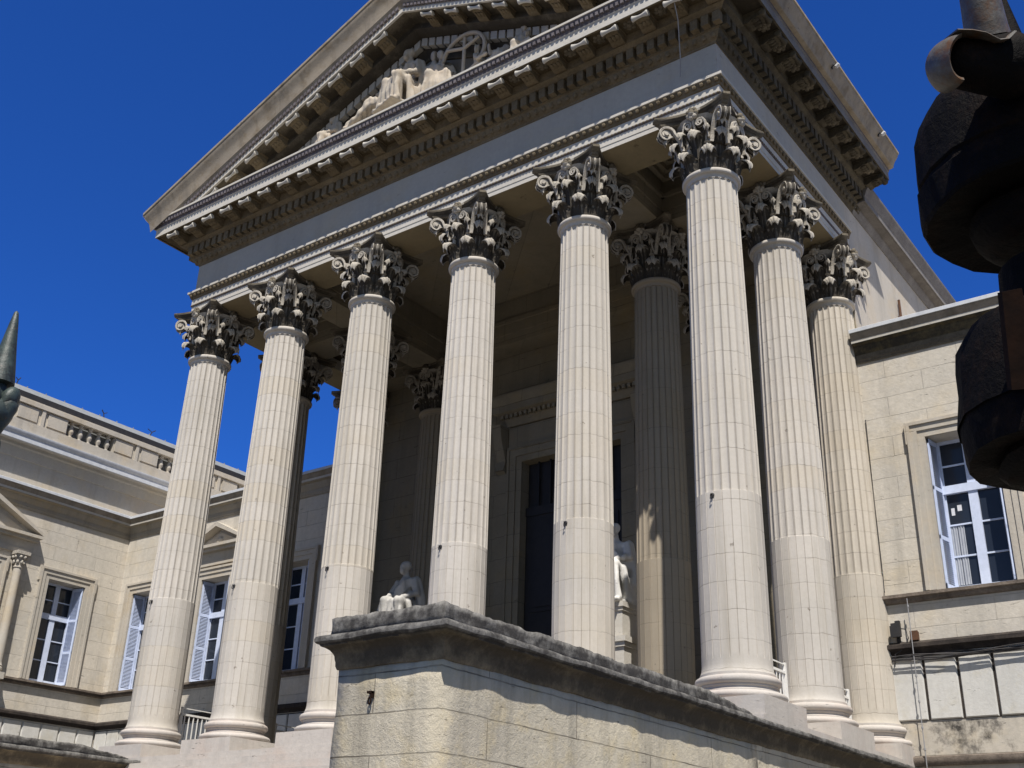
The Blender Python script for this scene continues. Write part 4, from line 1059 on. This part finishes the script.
#CAMLINE
co_.location = CAMP; co_.rotation_euler = CAMR
cam.sensor_width = 36; cam.lens = 1118.854/1024*36; cam.clip_end = 6000; cam.clip_start = .05
bpy.context.scene.camera = co_
from mathutils import Euler
RM = Euler(CAMR, 'XYZ').to_matrix()
def at(u, v, D): return CAMP + RM @ Vector(((u-512)/1118.854*D, -(v-384)/1118.854*D, -D))

# ------------------------------------------------------------------ iron gate lances standing close to the camera
def profile_about(ax, rows, D):
    """radii about a vertical axis from silhouette distances (pixels) at image rows"""
    k = D/1118.854; out = []
    for px, z in rows: out.append((max(.001, px*k), z))
    return out
def lance(D, tip, s, lab, mats, tag_group='iron gate lances'):
    pass
# left lance: verdigris spike over a scrolled leaf
D = 3.0; tip = at(17, 311, D); k = D/1118.854
t = thing('gate_lance', 'slim dark green gate lance with a pointed spike at the left edge', 'gate finial', (tip.x, tip.y, GROUND), 0, 'iron gate lances')
def loc(z): return tip.z - GROUND + z
u = k
a = MB(); a.lathe([(.4*u,0),(2.2*u,-2*u),(4.2*u,-14*u),(7.5*u,-38*u),(11*u,-60*u),(13.5*u,-76*u),(13.8*u,-80*u),(6*u,-82*u)], 24, (0,0,loc(0))); a.build('spike', M_verd, t)
a = MB(); a.lathe([(7*u,-81*u),(9*u,-84*u),(9*u,-92*u),(14*u,-97*u),(18*u,-106*u),(19*u,-112*u),(16*u,-120*u),(9*u,-126*u),(11*u,-132*u),(14*u,-140*u),(14*u,-152*u),(11*u,-164*u),(8*u,-170*u),(7*u,-180*u)], 20, (0,0,loc(0))); a.build('socket', M_verd, t)
a = MB()
for q in range(4):
    an = q*PI/2 + .64 ; d = Vector((math.cos(an), math.sin(an), 0)); Mq = Matrix.Rotation(an, 3, 'Z') @ Matrix.Rotation(.35, 3, 'Y')
    a.ball(d*(13*u) + Vector((0,0,loc(-98*u))), (8.5*u, 11*u, 15*u), 14, 10, Mq); a.cap(d*(6*u) + Vector((0,0,loc(-128*u))), d*(13*u) + Vector((0,0,loc(-104*u))), 7*u, 10*u, 12)
a.build('scroll_leaf', M_verd, t)
a = MB(); a.lathe([(7*u,-179*u),(7*u,-230*u),(9*u,-235*u),(7*u,-240*u),(.03,-.9),(.03,-1.2),(.03,GROUND-tip.z)], 16, (0,0,loc(0))); a.build('post', M_iron, t)
# right lance: much nearer, black and mostly out of frame
D = 1.45; k = D/1118.854; AXU = 1052
P0 = at(AXU, 250, D)
t = thing('gate_lance', 'huge black gate lance close to the camera at the right edge', 'gate finial', (P0.x, P0.y, GROUND), 0, 'iron gate lances')
UPV = RM.inverted() @ Vector((0,0,1))
def axis_pt(v):                                        # axis height and pixel scale at image row v
    lo, hi = P0.z-3, P0.z+3
    for _ in range(60):
        m_ = (lo+hi)/2; c_ = RM.inverted() @ (Vector((P0.x, P0.y, m_)) - CAMP); vv = 384 + 1118.854*c_.y/c_.z*1.0
        if vv > v: lo = m_
        else: hi = m_
    c_ = RM.inverted() @ (Vector((P0.x, P0.y, lo)) - CAMP)
    return lo, 512 - 1118.854*c_.x/c_.z, -c_.z/1118.854
def rows(sil):
    out = []
    for u_, v_ in sil:
        z, ua, kk = axis_pt(v_); out.append((max(.002, (ua - u_)*kk*.98), z - GROUND))
    return out
body = rows([(1000,-60),(999,0),(998,40),(1000,76),(960,86),(945,92),(928,106),(920,122),(917,140),(918,160),(922,181),(925,183),(925,188),(923,190),(926,204),(928,214),(931,217),(976,212),(972,220),(977,230),(990,240),(1004,245)])
a = MB(); a.lathe(body[::-1], 22, (0,0,0), Matrix.Rotation(.2, 3, 'Z')); o_ = a.build('drum', M_iron, t, 25); rough(o_.data, .006, 18)
neck = rows([(1001,268),(1004,300),(1007,330)]); a = MB(); a.lathe(neck[::-1], 20); a.build('neck', M_iron, t)
low = rows([(1006,315),(985,322),(968,332),(961,346),(959,365),(961,390),(963,420),(966,418),(966,424),(970,444),(973,455),(1004,454),(1002,462),(1012,470),(1030,474)])
a = MB(); a.lathe(low[::-1], 22, (0,0,0), Matrix.Rotation(.1, 3, 'Z')); o_ = a.build('lower_drum', M_iron, t, 25); rough(o_.data, .007, 16)
z0 = low[-1][1]; a = MB(); a.lathe([(.045, 0), (.045, z0+.02)], 16); a.build('post', M_iron, t)
inv = Matrix.Translation(-Vector((P0.x, P0.y, GROUND)))
def lp_(u_, v_, D_): return inv @ at(u_, v_, D_)
a = MB(); pl = [lp_(1002,292,1.26), lp_(1022,288,1.26), lp_(1040,388,1.26), lp_(1012,390,1.26)]; pk = [p + (inv.to_3x3() @ (RM @ Vector((0,0,-.012)))) for p in pl]
a.add(pl+pk, [(0,1,2,3),(7,6,5,4),(0,4,5,1),(1,5,6,2),(2,6,7,3),(3,7,4,0)]); a.build('rusty_plate', M_drust, t, 0)
b0 = lp_(988,40,1.38); b1 = lp_(974,-30,1.38); b2 = lp_(958,-130,1.38)
a = MB(); a.tube([b0, b0.lerp(b1,.15), b1, b2], [22*1.38/1118.854, 20.5*1.38/1118.854, 17*1.38/1118.854, .002], 20); a.build('spike', M_tarn, t)
# curled leaf: a bulging tip with a thin edge running back under the spike, solid black mass standing for its shaded hollow
k = 1.36/1118.854; RI = (inv.to_3x3() @ RM)
def scr(du, dv, dw=0): return lp_(950, 63, 1.36) + RI @ Vector((du*k, -dv*k, dw*k))
a = MB(); rings = []
for i in range(15):
    f = i/14; an = math.radians(100 + 170*f)               # from the top edge round the outside to the bottom
    for q in range(11):
        g_ = -1 + .2*q; sw = 1 - .45*g_*g_
        a.v.append(tuple(scr(4 + 27*math.cos(an)*sw, 1 - 26*math.sin(an)*(1-.12*g_*g_), g_*26)))
for i in range(14):
    for q in range(10): a.f.append([i*11+q, i*11+q+1, (i+1)*11+q+1, (i+1)*11+q])
n0 = len(a.v); a.v += [tuple(Vector(p).lerp(scr(8,1,0), .14)) for p in a.v[:n0]]
a.f += [[n0+q for q in reversed(f)] for f in a.f[:]]
for i in range(14): a.f += [[i*11, (i+1)*11, n0+(i+1)*11, n0+i*11], [i*11+10, n0+i*11+10, n0+(i+1)*11+10, (i+1)*11+10]]
for q in range(10): a.f += [[q, n0+q, n0+q+1, q+1], [154+q, 155+q, n0+155+q, n0+154+q]]
o_ = a.build('scroll_leaf', M_tarn, t, 60)
e_ = MB(); e_.ribbon([scr(-2,-26,6), scr(12,-25,8), scr(24,-22,10), scr(38,-15,10), scr(46,-16,10), scr(54,-24,8)], RI @ Vector((0,0,1)), 40*k, 2.2*k); e_.build('leaf_edge', M_tarn, o_)
h_ = MB(); h_.ball(scr(15,0,-4), (25*k,25*k,25*k), 20, 14); h_.cap(scr(20,0,-6), scr(62,0,-10), 25.5*k, 34*k, 20); h_.build('leaf_shade_mass', M_iron, t, 60)

# ------------------------------------------------------------------ light
AZ, EL = math.radians(39.5), math.radians(57)
sd = Vector((math.sin(AZ)*math.cos(EL), -math.cos(AZ)*math.cos(EL), math.sin(EL)))
sun = bpy.data.lights.new('sun', 'SUN'); sun.energy = 5.0; sun.angle = math.radians(.5); sun.color = (1.0,.945,.87)
so = bpy.data.objects.new('sun', sun); C.objects.link(so); so.rotation_euler = sd.to_track_quat('Z', 'Y').to_euler()
w = bpy.data.worlds.new('World'); bpy.context.scene.world = w; w.use_nodes = True; nt = w.node_tree
sky = nt.nodes.new('ShaderNodeTexSky'); sky.sky_type = 'NISHITA'; sky.sun_disc = False; sky.sun_elevation = EL; sky.sun_rotation = math.atan2(sd.x, sd.y)
sky.altitude = 1500; sky.air_density = 1.0; sky.dust_density = 0.0; sky.ozone_density = 4.0
# deep blue away from the sun, unseen sun side tinted whiter to keep ambient light neutral
tc = nt.nodes.new('ShaderNodeTexCoord'); dp = nt.nodes.new('ShaderNodeVectorMath'); dp.operation = 'DOT_PRODUCT'; nt.links.new(tc.outputs['Generated'], dp.inputs[0]); dp.inputs[1].default_value = tuple(sd)
mr = nt.nodes.new('ShaderNodeMapRange'); mr.interpolation_type = 'SMOOTHSTEP'; nt.links.new(dp.outputs['Value'], mr.inputs['Value']); mr.inputs['From Min'].default_value = .28; mr.inputs['From Max'].default_value = .80
tm = nt.nodes.new('ShaderNodeMix'); tm.data_type = 'RGBA'; nt.links.new(mr.outputs[0], tm.inputs[0]); tm.inputs[6].default_value = (.175, .53, 1.22, 1); tm.inputs[7].default_value = (1.12, .88, .66, 1)
mx = nt.nodes.new('ShaderNodeMix'); mx.data_type = 'RGBA'; mx.blend_type = 'MULTIPLY'; mx.inputs[0].default_value = 1; nt.links.new(sky.outputs[0], mx.inputs[6]); nt.links.new(tm.outputs[2], mx.inputs[7])
bg = nt.nodes['Background']; bg.inputs['Strength'].default_value = .09; nt.links.new(mx.outputs[2], bg.inputs['Color'])
sc = bpy.context.scene; sc.view_settings.view_transform = 'Standard'; sc.view_settings.look = 'None'; sc.view_settings.gamma = 1; sc.view_settings.exposure = 0.42
